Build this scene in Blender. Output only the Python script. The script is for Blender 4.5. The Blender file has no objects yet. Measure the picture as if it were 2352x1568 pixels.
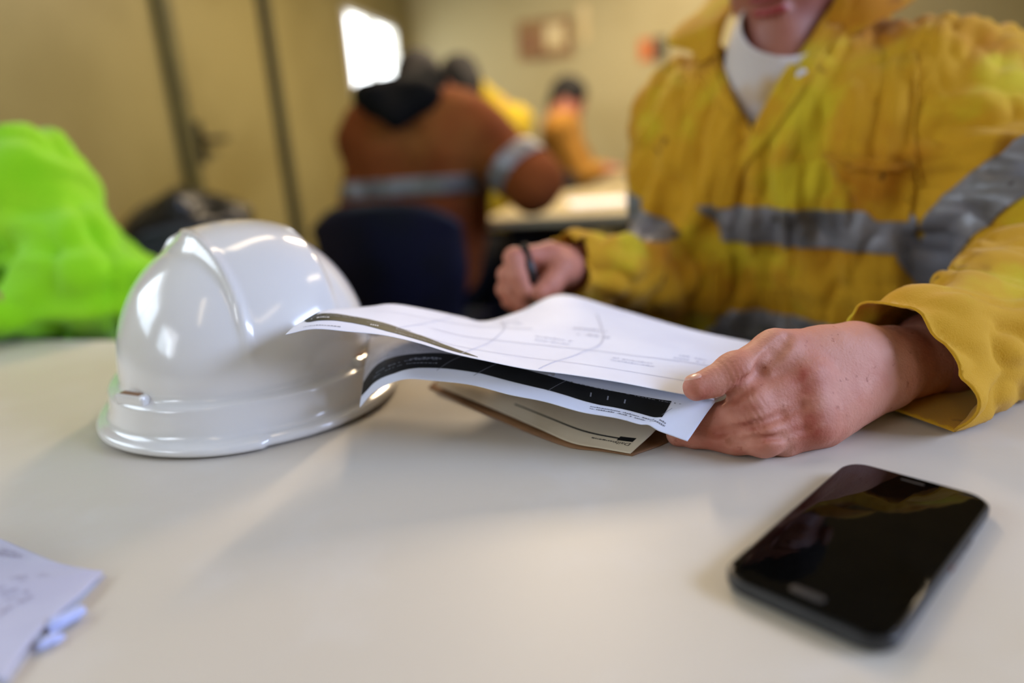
import bpy, bmesh, math, random
import numpy as np
from mathutils import Vector, Matrix
random.seed(4); np.random.seed(4)
SC = bpy.context.scene
COL = SC.collection

# ------------------------------------------------------------------ camera
FPX, CX, CY = 1568.0, 1176.0, 784.0
PITCH, ROLL = math.radians(15.8), math.radians(-4.0)
CAM = np.array([0, 0, .945]); TZ = .74
F_ = np.array([0, math.cos(PITCH), -math.sin(PITCH)])
R0 = np.array([1., 0, 0]); U0 = np.cross(R0, F_)
R_ = math.cos(ROLL) * R0 + math.sin(ROLL) * U0
U_ = -math.sin(ROLL) * R0 + math.cos(ROLL) * U0

def W(x, y, z):            # a measured point: picture position and distance -> place in the room
    return CAM + z * (F_ + R_ * (x - CX) / FPX - U_ * (y - CY) / FPX)

def T(x, y, h=0.):         # a measured point lying h above the table top
    d = F_ + R_ * (x - CX) / FPX - U_ * (y - CY) / FPX
    return CAM + d * ((TZ + h - CAM[2]) / d[2])

cd = bpy.data.cameras.new('camera'); cam = bpy.data.objects.new('camera', cd); COL.objects.link(cam)
cd.sensor_width = 36; cd.lens = 24; cd.clip_start = .02; cd.clip_end = 60
M3 = Matrix((R_, U_, -F_)).transposed()
cam.matrix_world = Matrix.Translation(CAM) @ M3.to_4x4()
cd.dof.use_dof = True; cd.dof.focus_distance = .452; cd.dof.aperture_fstop = 1.6
cd.dof.aperture_blades = 9
SC.camera = cam

# ------------------------------------------------------------------ world, light, exposure
SC.view_settings.view_transform = 'Standard'; SC.view_settings.look = 'None'
SC.view_settings.gamma = 1; SC.view_settings.exposure = -0.08
SC.view_settings.use_curve_mapping = False
SC.cycles.use_denoising = True
SC.cycles.max_bounces = 8
wd = bpy.data.worlds.new('sky'); SC.world = wd; wd.use_nodes = True
wd.node_tree.nodes['Background'].inputs[0].default_value = (.62, .80, 1, 1)
wd.node_tree.nodes['Background'].inputs[1].default_value = 5.0

# room frame: s = across from the left wall, t = from the far wall towards the camera
OX = np.array([-.62, 5.5]); EX = np.array([.974, -.225]); EX /= np.hypot(*EX); ET = np.array([-EX[1] * -1, 0])
ET = np.array([EX[1], -EX[0]])   # unit, towards the camera
YAW = math.atan2(EX[1], EX[0])
def RM(s, t, z=0.):
    q = OX + EX * s + ET * t
    return np.array([q[0], q[1], z])
RW, RL, RH = 4.4, 7.6, 2.45

def area(name, loc, target, sx, sy, power, col):
    l = bpy.data.lights.new(name, 'AREA'); l.shape = 'RECTANGLE'; l.size = sx; l.size_y = sy
    l.energy = power; l.color = col
    o = bpy.data.objects.new(name, l); COL.objects.link(o); o.location = loc
    o.rotation_euler = (Vector(target) - Vector(loc)).to_track_quat('-Z', 'Y').to_euler()
    return o
LIGHTS = dict(blue=92, warm=9.5, back=10)
# daylight through the window in the right wall, to the right of the camera
area('window_daylight', RM(RW - .03, 4.9, 1.85), RM(0, 4.7, .3), 1.5, .8, LIGHTS['blue'], (.50, .62, 1))
# daylight through the window in the left wall, beside the camera
area('window_daylight', RM(.03, 4.9, 1.6), RM(2, 5.0, .8), 1.0, .8, LIGHTS['back'] * .35, (.86, .91, 1))
# and through the one behind the camera
area('window_daylight', RM(.03, 6.6, 1.7), RM(2, 5.2, .7), 1.0, .8, LIGHTS['back'] * 1.15, (.90, .92, 1))

# ------------------------------------------------------------------ helpers
def link(name, me, parent=None):
    o = bpy.data.objects.new(name, me); COL.objects.link(o)
    if parent is not None: o.parent = parent
    return o
def empty(name, loc=(0, 0, 0)):
    o = link(name, None); o.location = loc; o.empty_display_size = .05
    return o
def tag(o, label=None, cat=None, group=None, kind=None):
    if label: o['label'] = label
    if cat: o['category'] = cat
    if group: o['group'] = group
    if kind: o['kind'] = kind
    return o
def mesh(name, vs, fs, mats=None, parent=None, smooth=True, mi=None):
    """vs are world coordinates; a parent is an Empty placed at its base"""
    vs = np.asarray(vs, float)
    if parent is not None: vs = vs - np.array(wloc(parent))
    me = bpy.data.meshes.new(name)
    me.from_pydata([tuple(v) for v in vs], [], [tuple(int(i) for i in f) for f in fs])
    me.validate()
    if smooth: me.polygons.foreach_set('use_smooth', [True] * len(me.polygons))
    if mats is not None:
        for m in (mats if isinstance(mats, (list, tuple)) else [mats]): me.materials.append(m)
    if mi is not None: me.polygons.foreach_set('material_index', list(mi))
    me.update()
    return link(name, me, parent)
def wloc(o):
    v = Vector(o.location)
    while o.parent is not None:
        o = o.parent; v = v + Vector(o.location)
    return v
def solid(o, t, off=-1):
    m = o.modifiers.new('s', 'SOLIDIFY'); m.thickness = t; m.offset = off; return o
def bevel(o, w, n=2):
    m = o.modifiers.new('b', 'BEVEL'); m.width = w; m.segments = n; m.limit_method = 'ANGLE'; return o
def box(name, c, size, mat, parent=None, rz=0., bev=0., rot=None):
    c = np.array(c, float); hx, hy, hz = np.array(size) / 2
    vs = [np.array((x, y, z)) for x in (-hx, hx) for y in (-hy, hy) for z in (-hz, hz)]
    if rot is None: rot = np.array(Matrix.Rotation(rz, 3, 'Z'))
    vs = [rot @ v + c for v in vs]
    fs = [(0, 1, 3, 2), (4, 6, 7, 5), (0, 4, 5, 1), (2, 3, 7, 6), (0, 2, 6, 4), (1, 5, 7, 3)]
    o = mesh(name, vs, fs, mat, parent, smooth=False)
    if bev: bevel(o, bev)
    return o
def tube(name, pts, rad, mat, parent=None, n=12, caps=True):
    pts = [np.array(p, float) for p in pts]; m = len(pts)
    if not hasattr(rad, '__len__'): rad = [rad] * m
    vs = []; fs = []
    up = np.array([0, 0, 1.])
    for i, p in enumerate(pts):
        d = pts[min(i + 1, m - 1)] - pts[max(i - 1, 0)]; d /= np.linalg.norm(d) + 1e-12
        a = np.cross(d, up)
        if np.linalg.norm(a) < .05: a = np.cross(d, [0, 1., 0])
        a /= np.linalg.norm(a); b = np.cross(d, a); up = b if abs(b @ up) < 0 else up
        for k in range(n):
            t = 2 * math.pi * k / n
            vs.append(p + rad[i] * (a * math.cos(t) + b * math.sin(t)))
    for i in range(m - 1):
        for k in range(n):
            fs.append((i * n + k, i * n + (k + 1) % n, (i + 1) * n + (k + 1) % n, (i + 1) * n + k))
    if caps:
        fs.append(tuple(range(n))[::-1]); fs.append(tuple((m - 1) * n + k for k in range(n)))
    return mesh(name, vs, fs, mat, parent)
def crom(P, t):            # Catmull-Rom through P at parameter array t in 0..1
    P = np.asarray(P, float); n = len(P) - 1
    x = np.clip(np.asarray(t) * n, 0, n - 1e-9); i = x.astype(int); f = (x - i)[..., None]
    g = lambda k: np.where((k < 0)[..., None], 2 * P[0] - P[1], np.where((k > n)[..., None], 2 * P[n] - P[n - 1], P[np.clip(k, 0, n)]))
    a, b, c, d = g(i - 1), g(i), g(i + 1), g(i + 2)
    return .5 * ((2 * b) + (c - a) * f + (2 * a - 5 * b + 4 * c - d) * f ** 2 + (3 * b - a - 3 * c + d) * f ** 3)
class Sheet:               # a surface through rows of measured points (front row first)
    def __init__(s, rows, crease=None):
        s.rows = [np.array(r, float) for r in rows]; s.crease = crease
    def at(s, u, v):
        u = np.atleast_1d(np.asarray(u, float)); v = np.atleast_1d(np.asarray(v, float))
        R = np.array([crom(r, u) for r in s.rows])           # rows,n,3
        n = len(R) - 1
        if n == 1: p = R[0] * (1 - v)[:, None] + R[1] * v[:, None]
        else:
            x = np.clip(v * n, 0, n - 1e-9); i = x.astype(int); f = (x - i)[:, None]; k = np.arange(len(u))
            g = lambda j: np.where((j < 0)[:, None], 2 * R[0] - R[1], np.where((j > n)[:, None], 2 * R[n] - R[n - 1], R[np.clip(j, 0, n), k]))
            a, b, c, d = g(i - 1), g(i), g(i + 1), g(i + 2)
            p = .5 * ((2 * b) + (c - a) * f + (2 * a - 5 * b + 4 * c - d) * f ** 2 + (3 * b - a - 3 * c + d) * f ** 3)
        if s.crease is not None: p = p + s.crease(u, v)
        return p
    def build(s, name, mats, parent, us, vs, mat_of=None, thick=.0003):
        U, V = np.meshgrid(us, vs, indexing='ij'); P = s.at(U.ravel(), V.ravel())
        nu, nv = len(us), len(vs); fs = []; mi = []
        for i in range(nu - 1):
            for j in range(nv - 1):
                fs.append((i * nv + j, (i + 1) * nv + j, (i + 1) * nv + j + 1, i * nv + j + 1))
                mi.append(mat_of((us[i] + us[i + 1]) / 2, (vs[j] + vs[j + 1]) / 2) if mat_of else 0)
        o = mesh(name, P, fs, mats, parent, mi=mi)
        return solid(o, thick, -1)
    def patch(s, name, quads, mat, parent, lift=.0003):   # flat print: little quads (u0,v0,u1,v1) laid on the surface
        vs = []; fs = []
        for (u0, v0, u1, v1) in quads:
            n = max(1, int(abs(u1 - u0) / .02)); b = len(vs)
            for i in range(n + 1):
                u = u0 + (u1 - u0) * i / n
                vs += [(u, v0), (u, v1)]
            fs += [(b + 2 * i, b + 2 * i + 2, b + 2 * i + 3, b + 2 * i + 1) for i in range(n)]
        q = np.array(vs); return mesh(name, s.lifted(q, lift), fs, mat, parent)
    def strip(s, name, pts, mat, parent, lift=.00025, rows=4):   # printed band: (u, v_low, v_high) along the sheet
        p = np.array(pts, float); n = 140; u = np.linspace(p[0, 0], p[-1, 0], n); lo = np.interp(u, p[:, 0], p[:, 1]); hi = np.interp(u, p[:, 0], p[:, 2])
        q = np.array([(u[i], lo[i] + (hi[i] - lo[i]) * k / rows) for i in range(n) for k in range(rows + 1)]); m = rows + 1
        return mesh(name, s.lifted(q, lift), [(i * m + k, (i + 1) * m + k, (i + 1) * m + k + 1, i * m + k + 1) for i in range(n - 1) for k in range(rows)], mat, parent)
    def lifted(s, q, lift):
        e = .004; P = s.at(q[:, 0], q[:, 1]); A = s.at(q[:, 0] + e, q[:, 1]) - P; B = s.at(q[:, 0], q[:, 1] + e) - P
        N = np.cross(A, B); N /= np.linalg.norm(N, axis=1)[:, None] + 1e-12
        return P + N * lift
    def text(s, name, body, u, v, su, sv, mat, parent, lift=.0003):   # su, sv: size of one em in u and v (signs turn it)
        c = bpy.data.curves.new('t', 'FONT'); c.body = body; c.size = 1; c.resolution_u = 2
        o = bpy.data.objects.new('t', c); COL.objects.link(o)
        dg = bpy.context.evaluated_depsgraph_get(); me = bpy.data.meshes.new_from_object(o.evaluated_get(dg))
        q = np.array([(u + w.co.x * su, v + w.co.y * sv) for w in me.vertices]); fs = [tuple(p.vertices) for p in me.polygons]
        bpy.data.objects.remove(o); bpy.data.curves.remove(c); bpy.data.meshes.remove(me)
        return mesh(name, s.lifted(np.clip(q, 0, 1), lift), fs, mat, parent, smooth=False)

# ---- noise
_perm = np.random.RandomState(7).permutation(256); _perm = np.concatenate([_perm] * 3)
_grad = np.random.RandomState(8).normal(size=(256, 3)); _grad /= np.linalg.norm(_grad, axis=1)[:, None]
def noise(p):
    p = np.asarray(p, float); i = np.floor(p).astype(int); f = p - i; i &= 255
    w = f * f * f * (f * (f * 6 - 15) + 10); r = 0
    for dx in (0, 1):
        for dy in (0, 1):
            for dz in (0, 1):
                h = _perm[_perm[_perm[(i[:, 0] + dx) & 255] + ((i[:, 1] + dy) & 255)] + ((i[:, 2] + dz) & 255)]
                d = np.einsum('ij,ij->i', _grad[h], f - np.array([dx, dy, dz]))
                r = r + d * (w[:, 0] if dx else 1 - w[:, 0]) * (w[:, 1] if dy else 1 - w[:, 1]) * (w[:, 2] if dz else 1 - w[:, 2])
    return r
def fbm(p, o=3):
    return sum(noise(np.asarray(p) * 2 ** k + k * 7.3) / 2 ** k for k in range(o))
def sstep(a, b, x):
    t = np.clip((x - a) / (b - a), 0, 1); return t * t * (3 - 2 * t)

# ---- distance field modelling
class Field:
    def __init__(s, lo, hi, h):
        s.lo = np.array(lo, float); s.h = h; s.n = np.ceil((np.array(hi) - s.lo) / h).astype(int) + 1
        s.v = np.full(s.n, 1., np.float32)
    def _win(s, lo, hi):
        a = np.clip(((lo - s.lo) / s.h).astype(int), 0, s.n); b = np.clip(((hi - s.lo) / s.h).astype(int) + 2, 0, s.n)
        if np.any(b <= a): return None
        ax = [s.lo[k] + s.h * np.arange(a[k], b[k], dtype=np.float32) for k in range(3)]
        return tuple(slice(a[k], b[k]) for k in range(3)), ax
    def _mix(s, sl, d, k, sub):
        v = s.v[sl]
        if sub:
            h = np.clip(.5 - .5 * (v + d) / k, 0, 1); s.v[sl] = v * (1 - h) - d * h + k * h * (1 - h)
        else:
            h = np.clip(.5 + .5 * (v - d) / k, 0, 1); s.v[sl] = v * (1 - h) + d * h - k * h * (1 - h)
    def cap(s, a, b, ra, rb=None, k=.01, sub=False, flat=None):
        """tapered capsule; flat=(direction, factor) squeezes it along a direction"""
        a = np.array(a, float); b = np.array(b, float); rb = ra if rb is None else rb
        m = max(ra, rb) * 1.6 + k + 3 * s.h
        w = s._win(np.minimum(a, b) - m, np.maximum(a, b) + m)
        if w is None: return s
        sl, (X, Y, Z) = w
        P = np.stack(np.meshgrid(X, Y, Z, indexing='ij'), -1)
        ab = b - a; L = max(ab @ ab, 1e-12)
        t = np.clip(((P - a) @ ab) / L, 0, 1)
        D = P - (a + t[..., None] * ab)
        if flat is not None:
            n, f = np.array(flat[0], float), flat[1]; n /= np.linalg.norm(n)
            D = D + (D @ n)[..., None] * n * (1 / f - 1)
            d = (np.linalg.norm(D, axis=-1) - (ra + (rb - ra) * t)) * min(1., (1 + f) / 2)
        else: d = np.linalg.norm(D, axis=-1) - (ra + (rb - ra) * t)
        s._mix(sl, d.astype(np.float32), k, sub); return s
    def ell(s, c, r, rot=None, k=.01, sub=False):
        c = np.array(c, float); r = np.array(r, float); m = r.max() + k + 3 * s.h
        w = s._win(c - m, c + m)
        if w is None: return s
        sl, (X, Y, Z) = w
        P = np.stack(np.meshgrid(X, Y, Z, indexing='ij'), -1) - c
        if rot is not None: P = P @ np.array(rot, float)       # columns of rot = local axes
        q = np.linalg.norm(P / r, axis=-1); g = np.linalg.norm(P / (r * r), axis=-1) + 1e-9
        s._mix(sl, (q * (q - 1) / g).astype(np.float32), k, sub); return s
    def plane(s, p, n):      # keep the side the normal points away from
        sl, (X, Y, Z) = s._win(s.lo, s.lo + s.h * s.n)
        P = np.stack(np.meshgrid(X, Y, Z, indexing='ij'), -1)
        s.v[sl] = np.maximum(s.v[sl], ((P - np.array(p)) @ np.array(n)).astype(np.float32)); return s
    def surf(s, x, y, z0, z1):     # first point of the solid met along a sight line
        for z in np.arange(z0, z1, s.h * .4):
            p = W(x, y, z); i = np.round((p - s.lo) / s.h).astype(int)
            if np.all(i >= 0) and np.all(i < s.n) and s.v[tuple(i)] < 0: return p
        return W(x, y, (z0 + z1) / 2)
    def net(s):
        v = s.v; v[0] = v[-1] = 1; v[:, 0] = v[:, -1] = 1; v[:, :, 0] = v[:, :, -1] = 1
        ins = v < 0; n = v.shape; c = [k - 1 for k in n]
        cnt = np.zeros(c, np.int8)
        for dx in (0, 1):
            for dy in (0, 1):
                for dz in (0, 1): cnt += ins[dx:dx + c[0], dy:dy + c[1], dz:dz + c[2]]
        act = (cnt > 0) & (cnt < 8); idx = np.full(c, -1, np.int64); I = np.argwhere(act); idx[act] = np.arange(len(I))
        acc = np.zeros((len(I), 3)); num = np.zeros(len(I))
        for ax in range(3):
            o1, o2 = [k for k in range(3) if k != ax]
            for a in (0, 1):
                for b in (0, 1):
                    p = I.copy(); p[:, o1] += a; p[:, o2] += b; q = p.copy(); q[:, ax] += 1
                    va = v[tuple(p.T)]; vb = v[tuple(q.T)]; cr = (va < 0) != (vb < 0)
                    t = np.where(cr, va / np.where(cr, va - vb, 1), 0)
                    pos = p.astype(float); pos[:, ax] += t
                    acc += pos * cr[:, None]; num += cr
        V = s.lo + s.h * acc / num[:, None]
        Fs = []
        for ax in range(3):
            o1, o2 = [(1, 2), (2, 0), (0, 1)][ax]
            sl = [slice(1, c[k]) for k in range(3)]; sl[ax] = slice(0, n[ax] - 1)
            sh = list(sl); sh[ax] = slice(1, n[ax])
            A = ins[tuple(sl)]; B = ins[tuple(sh)]; E = np.argwhere(A != B); off = np.array([1, 1, 1]); off[ax] = 0
            E = E + off; fl = ins[tuple(E.T)]
            def ce(a, b):
                q = E.copy(); q[:, o1] -= a; q[:, o2] -= b; return idx[tuple(q.T)]
            Q = np.stack([ce(0, 0), ce(1, 0), ce(1, 1), ce(0, 1)], 1)
            Q[~fl] = Q[~fl][:, ::-1]; Fs.append(Q)
        Fq = np.concatenate(Fs); Fq = Fq[(Fq >= 0).all(1)]
        return V, Fq
def relax(V, Fq, it=2, lam=.5):
    n = len(V)
    for _ in range(it):
        for l in (lam, -lam * .9):
            acc = np.zeros((n, 3)); cnt = np.zeros(n)
            for k in range(4):
                a, b = Fq[:, k], Fq[:, (k + 1) % 4]
                for i in range(3): acc[:, i] += np.bincount(a, V[b, i], n) + np.bincount(b, V[a, i], n)
                cnt += np.bincount(a, minlength=n) + np.bincount(b, minlength=n)
            V = V + l * (acc / np.maximum(cnt, 1)[:, None] - V)
    return V
def normals(V, Fq):
    N = np.cross(V[Fq[:, 2]] - V[Fq[:, 0]], V[Fq[:, 3]] - V[Fq[:, 1]]); O = np.zeros_like(V)
    for k in range(4):
        for i in range(3): O[:, i] += np.bincount(Fq[:, k], N[:, i], len(V))
    return O / (np.linalg.norm(O, axis=1)[:, None] + 1e-12)
def uv(v): v = np.array(v, float); return v / np.linalg.norm(v)

# ------------------------------------------------------------------ materials
def srgb(c):
    return tuple((x / 255 / 12.92 if x / 255 <= .04045 else ((x / 255 + .055) / 1.055) ** 2.4) for x in c)
def mat(name, col, rough=.6, var=None, scale=8., spec=.5, bump=0., bscale=60., metal=0., coat=0., sss=0., detail=4., thr=(.4, .65), stretch=None, trans=0., sheen=0., flush=None):
    m = bpy.data.materials.new(name); m.use_nodes = True; nt = m.node_tree; b = nt.nodes['Principled BSDF']
    b.inputs['Base Color'].default_value = (*srgb(col), 1); b.inputs['Roughness'].default_value = rough
    b.inputs['Specular IOR Level'].default_value = spec; b.inputs['Metallic'].default_value = metal
    if coat: b.inputs['Coat Weight'].default_value = coat; b.inputs['Coat Roughness'].default_value = .04
    if sheen: b.inputs['Sheen Weight'].default_value = sheen
    if sss:
        b.inputs['Subsurface Weight'].default_value = sss; b.inputs['Subsurface Radius'].default_value = (1, .35, .2); b.inputs['Subsurface Scale'].default_value = .006
    if trans: b.inputs['Transmission Weight'].default_value = trans
    tc = nt.nodes.new('ShaderNodeTexCoord'); src = tc.outputs['Object']
    if stretch:
        mp = nt.nodes.new('ShaderNodeMapping'); mp.inputs['Scale'].default_value = stretch
        nt.links.new(src, mp.inputs[0]); src = mp.outputs[0]
    if var is not None:
        last = None
        for i, (c2, sc, lo, hi) in enumerate(var if isinstance(var, list) else [(var, scale, *thr)]):
            n = nt.nodes.new('ShaderNodeTexNoise'); n.inputs['Scale'].default_value = sc; n.inputs['Detail'].default_value = detail
            n.noise_dimensions = '4D'; n.inputs['W'].default_value = i * 3.1
            nt.links.new(src, n.inputs['Vector'])
            r = nt.nodes.new('ShaderNodeMapRange'); r.inputs[1].default_value = lo; r.inputs[2].default_value = hi; r.interpolation_type = 'SMOOTHSTEP'
            nt.links.new(n.outputs[0], r.inputs[0])
            x = nt.nodes.new('ShaderNodeMix'); x.data_type = 'RGBA'
            nt.links.new(r.outputs[0], x.inputs[0])
            if last is None: x.inputs[6].default_value = (*srgb(col), 1)
            else: nt.links.new(last, x.inputs[6])
            x.inputs[7].default_value = (*srgb(c2), 1); last = x.outputs[2]
        if flush:                                   # reddened knuckles, stored per point
            at = nt.nodes.new('ShaderNodeAttribute'); at.attribute_name = 'flush'
            x = nt.nodes.new('ShaderNodeMix'); x.data_type = 'RGBA'; nt.links.new(at.outputs['Fac'], x.inputs[0]); nt.links.new(last, x.inputs[6])
            x.inputs[7].default_value = (*srgb(flush), 1); last = x.outputs[2]
        nt.links.new(last, b.inputs['Base Color'])
    if bump:
        n = nt.nodes.new('ShaderNodeTexNoise'); n.inputs['Scale'].default_value = bscale; n.inputs['Detail'].default_value = 5
        nt.links.new(tc.outputs['Object'], n.inputs['Vector'])
        u = nt.nodes.new('ShaderNodeBump'); u.inputs['Strength'].default_value = 1; u.inputs['Distance'].default_value = bump
        nt.links.new(n.outputs[0], u.inputs['Height']); nt.links.new(u.outputs[0], b.inputs['Normal'])
    return m
def emit(name, col, st):
    m = bpy.data.materials.new(name); m.use_nodes = True; b = m.node_tree.nodes['Principled BSDF']
    b.inputs['Base Color'].default_value = (0, 0, 0, 1)
    b.inputs['Emission Color'].default_value = (*col, 1); b.inputs['Emission Strength'].default_value = st; return m
MT = dict(
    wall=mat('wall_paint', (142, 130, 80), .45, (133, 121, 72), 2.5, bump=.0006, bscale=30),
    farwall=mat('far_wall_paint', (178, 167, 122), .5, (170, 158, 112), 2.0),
    ceil=mat('ceiling_board', (150, 143, 122), .8, (142, 135, 114), 5),
    floor=mat('floor_vinyl', (26, 23, 20), .5, (18, 16, 14), 9),
    darktrim=mat('dark_trim', (40, 42, 26), .5, (30, 30, 20), 12),
    greentrim=mat('olive_door_seal', (84, 80, 44), .5, (72, 68, 38), 12),
    white=mat('white_frame', (225, 224, 215), .4, (215, 214, 204), 8),
    table=mat('table_laminate', (206, 198, 186), .46, [((201, 191, 172), 5, .45, .75), ((210, 204, 196), 16, .5, .8), ((180, 140, 86), 22, .735, .80)], bump=.00012, bscale=130, spec=.4),
    table2=mat('cream_laminate', (176, 162, 122), .5, (168, 154, 114), 6), tabledge=mat('table_edge_strip', (170, 160, 130), .5),
    steel=mat('dark_steel', (40, 40, 42), .35, metal=.8),
    helmet=mat('helmet_shell', (230, 228, 226), .16, [((222, 219, 212), 14, .55, .8)], coat=.6, spec=.5, sss=.0),
    dark=mat('dark_plastic', (18, 18, 20), .4),
    paper=mat('white_paper', (226, 230, 246), .55, (219, 223, 241), 14, spec=.3),
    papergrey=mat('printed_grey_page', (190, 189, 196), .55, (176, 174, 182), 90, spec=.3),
    band=mat('black_print', (10, 11, 12), .5, (16, 17, 18), 60, spec=.25),
    green=mat('dark_olive_print', (46, 49, 36), .5, (64, 64, 40), 30, spec=.2),
    ink=mat('grey_ink', (120, 122, 134), .6), lightink=mat('pale_ink', (182, 187, 210), .6),
    whiteink=mat('white_lettering', (215, 215, 218), .6), redink=mat('red_print', (205, 90, 95), .6),
    darkink=mat('dark_lettering', (70, 64, 62), .6), pinkink=mat('pink_grey_print', (160, 155, 178), .6),
    cream=mat('cream_page', (214, 200, 176), .6, (198, 180, 150), 12, spec=.3),
    brown=mat('brown_cover', (150, 108, 70), .6, (120, 84, 52), 14),
    skin=mat('skin', (200, 138, 116), .58, [((190, 120, 98), 26, .42, .70), ((208, 150, 130), 60, .48, .8), ((160, 94, 74), 170, .62, .75)], sss=.08, bump=.00045, bscale=520, spec=.4, flush=(158, 62, 44)),
    lips=mat('lip_skin', (160, 62, 58), .45, (140, 50, 48), 40), facesk=mat('face_skin', (158, 98, 78), .5, [((138, 74, 60), 18, .45, .7)], sss=.03, bump=.0004, bscale=300),
    nail=mat('fingernail', (214, 160, 140), .3),
    hair=mat('dark_hair', (10, 7, 5), .8, (20, 13, 9), 60, bump=.004, bscale=60),
    brownhair=mat('dark_brown_hair', (22, 15, 8), .8, (36, 26, 13), 50, bump=.004, bscale=60),
    yellow=mat('yellow_cotton', (202, 152, 34), .85, [((182, 118, 22), 7, .50, .68), ((206, 182, 40), 12, .5, .68), ((120, 66, 14), 9.5, .62, .72), ((84, 54, 18), 34, .67, .74)], bump=.0004, bscale=900, spec=.15, sheen=.1),
    yellow2=mat('yellow_lining', (188, 132, 28), .9, (160, 106, 22), 12, spec=.15),
    tape=mat('reflective_tape', (134, 133, 140), .42, [((90, 86, 82), 14, .45, .7), ((58, 52, 46), 60, .66, .73)], spec=.6, metal=.25),
    tshirt=mat('white_cotton', (206, 196, 192), .9, [((196, 162, 108), 8, .5, .62)], spec=.2),
    button=mat('pearl_button', (205, 205, 220), .25),
    neon=mat('neon_green_fleece', (140, 214, 24), .9, [((156, 220, 34), 8, .45, .7)], spec=.15, sheen=.2),
    orange=mat('orange_cotton', (122, 64, 30), .9, [((102, 50, 24), 5, .45, .7), ((128, 82, 40), 3, .55, .75)], spec=.1),
    black=mat('black_fabric', (14, 14, 15), .9, spec=.1),
    navy=mat('navy_trousers', (12, 14, 22), .9, (9, 10, 16), 20, spec=.1),
    chair=mat('navy_plastic_seat', (8, 10, 40), .5, (5, 6, 26), 9),
    bag=mat('black_bin_bag', (20, 20, 19), .28, (32, 32, 30), 18, bump=.01, bscale=22),
    bin=mat('grey_bin', (80, 78, 70), .5),
    pen=mat('black_pen', (12, 12, 14), .3),
    phone=mat('phone_shell', (34, 35, 37), .35, (44, 45, 47), 40), glass=mat('phone_glass', (3, 3, 3), .04, spec=.22),
    silver=mat('worn_metal', (90, 84, 80), .35, metal=.7), rust=mat('rusty_scuff', (110, 62, 34), .6),
    bluescrap=mat('pale_blue_scrap', (190, 200, 245), .6),
    poster=mat('brown_poster', (150, 118, 74), .7, (120, 88, 56), 12), posterb=mat('pale_poster', (222, 206, 160), .7, (206, 184, 130), 9),
    orangething=mat('orange_plastic', (200, 110, 50), .6),
    lamp=emit('lamp_tube', (1, .80, .52), 5.0), panewarm=emit('window_bright_outdoors', (.93, .97, 1), 7.0),
    pane=emit('daylit_pane', (.72, .86, 1), 6.0),
)

# ------------------------------------------------------------------ the room
def quadbox(name, s0, s1, t0, t1, z0, z1, m, parent=None, bev=0.):
    c = RM((s0 + s1) / 2, (t0 + t1) / 2, (z0 + z1) / 2)
    return box(name, c, (abs(s1 - s0), abs(t1 - t0), abs(z1 - z0)), m, parent, rz=YAW, bev=bev)
def wall_open(name, side, holes, m):
    """wall with rectangular openings: (a0,a1,z0,z1) along its run"""
    run = RL if side in ('left', 'right') else RW; th = .08
    root = empty(name, RM(*{'left': (0, RL / 2), 'right': (RW, RL / 2), 'far': (RW / 2, 0), 'near': (RW / 2, RL)}[side]))
    tag(root, kind='structure')
    def piece(a0, a1, z0, z1):
        if a1 - a0 < 1e-3 or z1 - z0 < 1e-3: return
        if side == 'left': quadbox('wall_panel', -th, 0, a0, a1, z0, z1, m, root)
        if side == 'right': quadbox('wall_panel', RW, RW + th, a0, a1, z0, z1, m, root)
        if side == 'far': quadbox('wall_panel', a0, a1, -th, 0, z0, z1, m, root)
        if side == 'near': quadbox('wall_panel', a0, a1, RL, RL + th, z0, z1, m, root)
    a = 0
    for (h0, h1, z0, z1) in sorted(holes):
        piece(a, h0, 0, RH); piece(h0, h1, 0, z0); piece(h0, h1, z1, RH); a = h1
    piece(a, run, 0, RH)
    return root
o = quadbox('floor', 0, RW, 0, RL, -.06, 0, MT['floor']); tag(o, kind='structure')
o = quadbox('ceiling', 0, RW, 0, RL, RH, RH + .06, MT['ceil']); tag(o, kind='structure')
def ray_left(px, py, s=0.):     # where a sight line meets the plane of the left wall
    d = W(px, py, 1) - CAM; q = (OX - CAM[:2]); n = EX
    k = (q @ n + s) / (d[:2] @ n); P = CAM + d * k
    return (P[:2] - OX) @ ET, P[2]
def ray_far(px, py, t=0.):
    d = W(px, py, 1) - CAM; q = (OX - CAM[:2]); n = ET
    k = (q @ n + t) / (d[:2] @ n); P = CAM + d * k
    return (P[:2] - OX) @ EX, P[2]
tA, zA = ray_left(787, 22); tB, zB = ray_left(808, 215); tC, zC = ray_left(906, 50); tD, zD = ray_left(917, 190)
w0, w1, z0, z1 = (tC + tD) / 2, (tA + tB) / 2, (zB + zD) / 2 - .1, (zA + zC) / 2
WLEFT = (w0, w1, z0, z1)
WSIDE = (4.35, 5.55, 1.25, 2.0)
WSIDE2 = (6.0, 7.2, 1.25, 2.0)
WRIGHT = (4.1, 5.7, 1.4, 2.3)
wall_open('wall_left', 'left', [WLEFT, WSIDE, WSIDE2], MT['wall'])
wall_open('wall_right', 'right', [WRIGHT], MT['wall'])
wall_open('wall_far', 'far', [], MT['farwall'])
wall_open('wall_near', 'near', [], MT['wall'])
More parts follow.
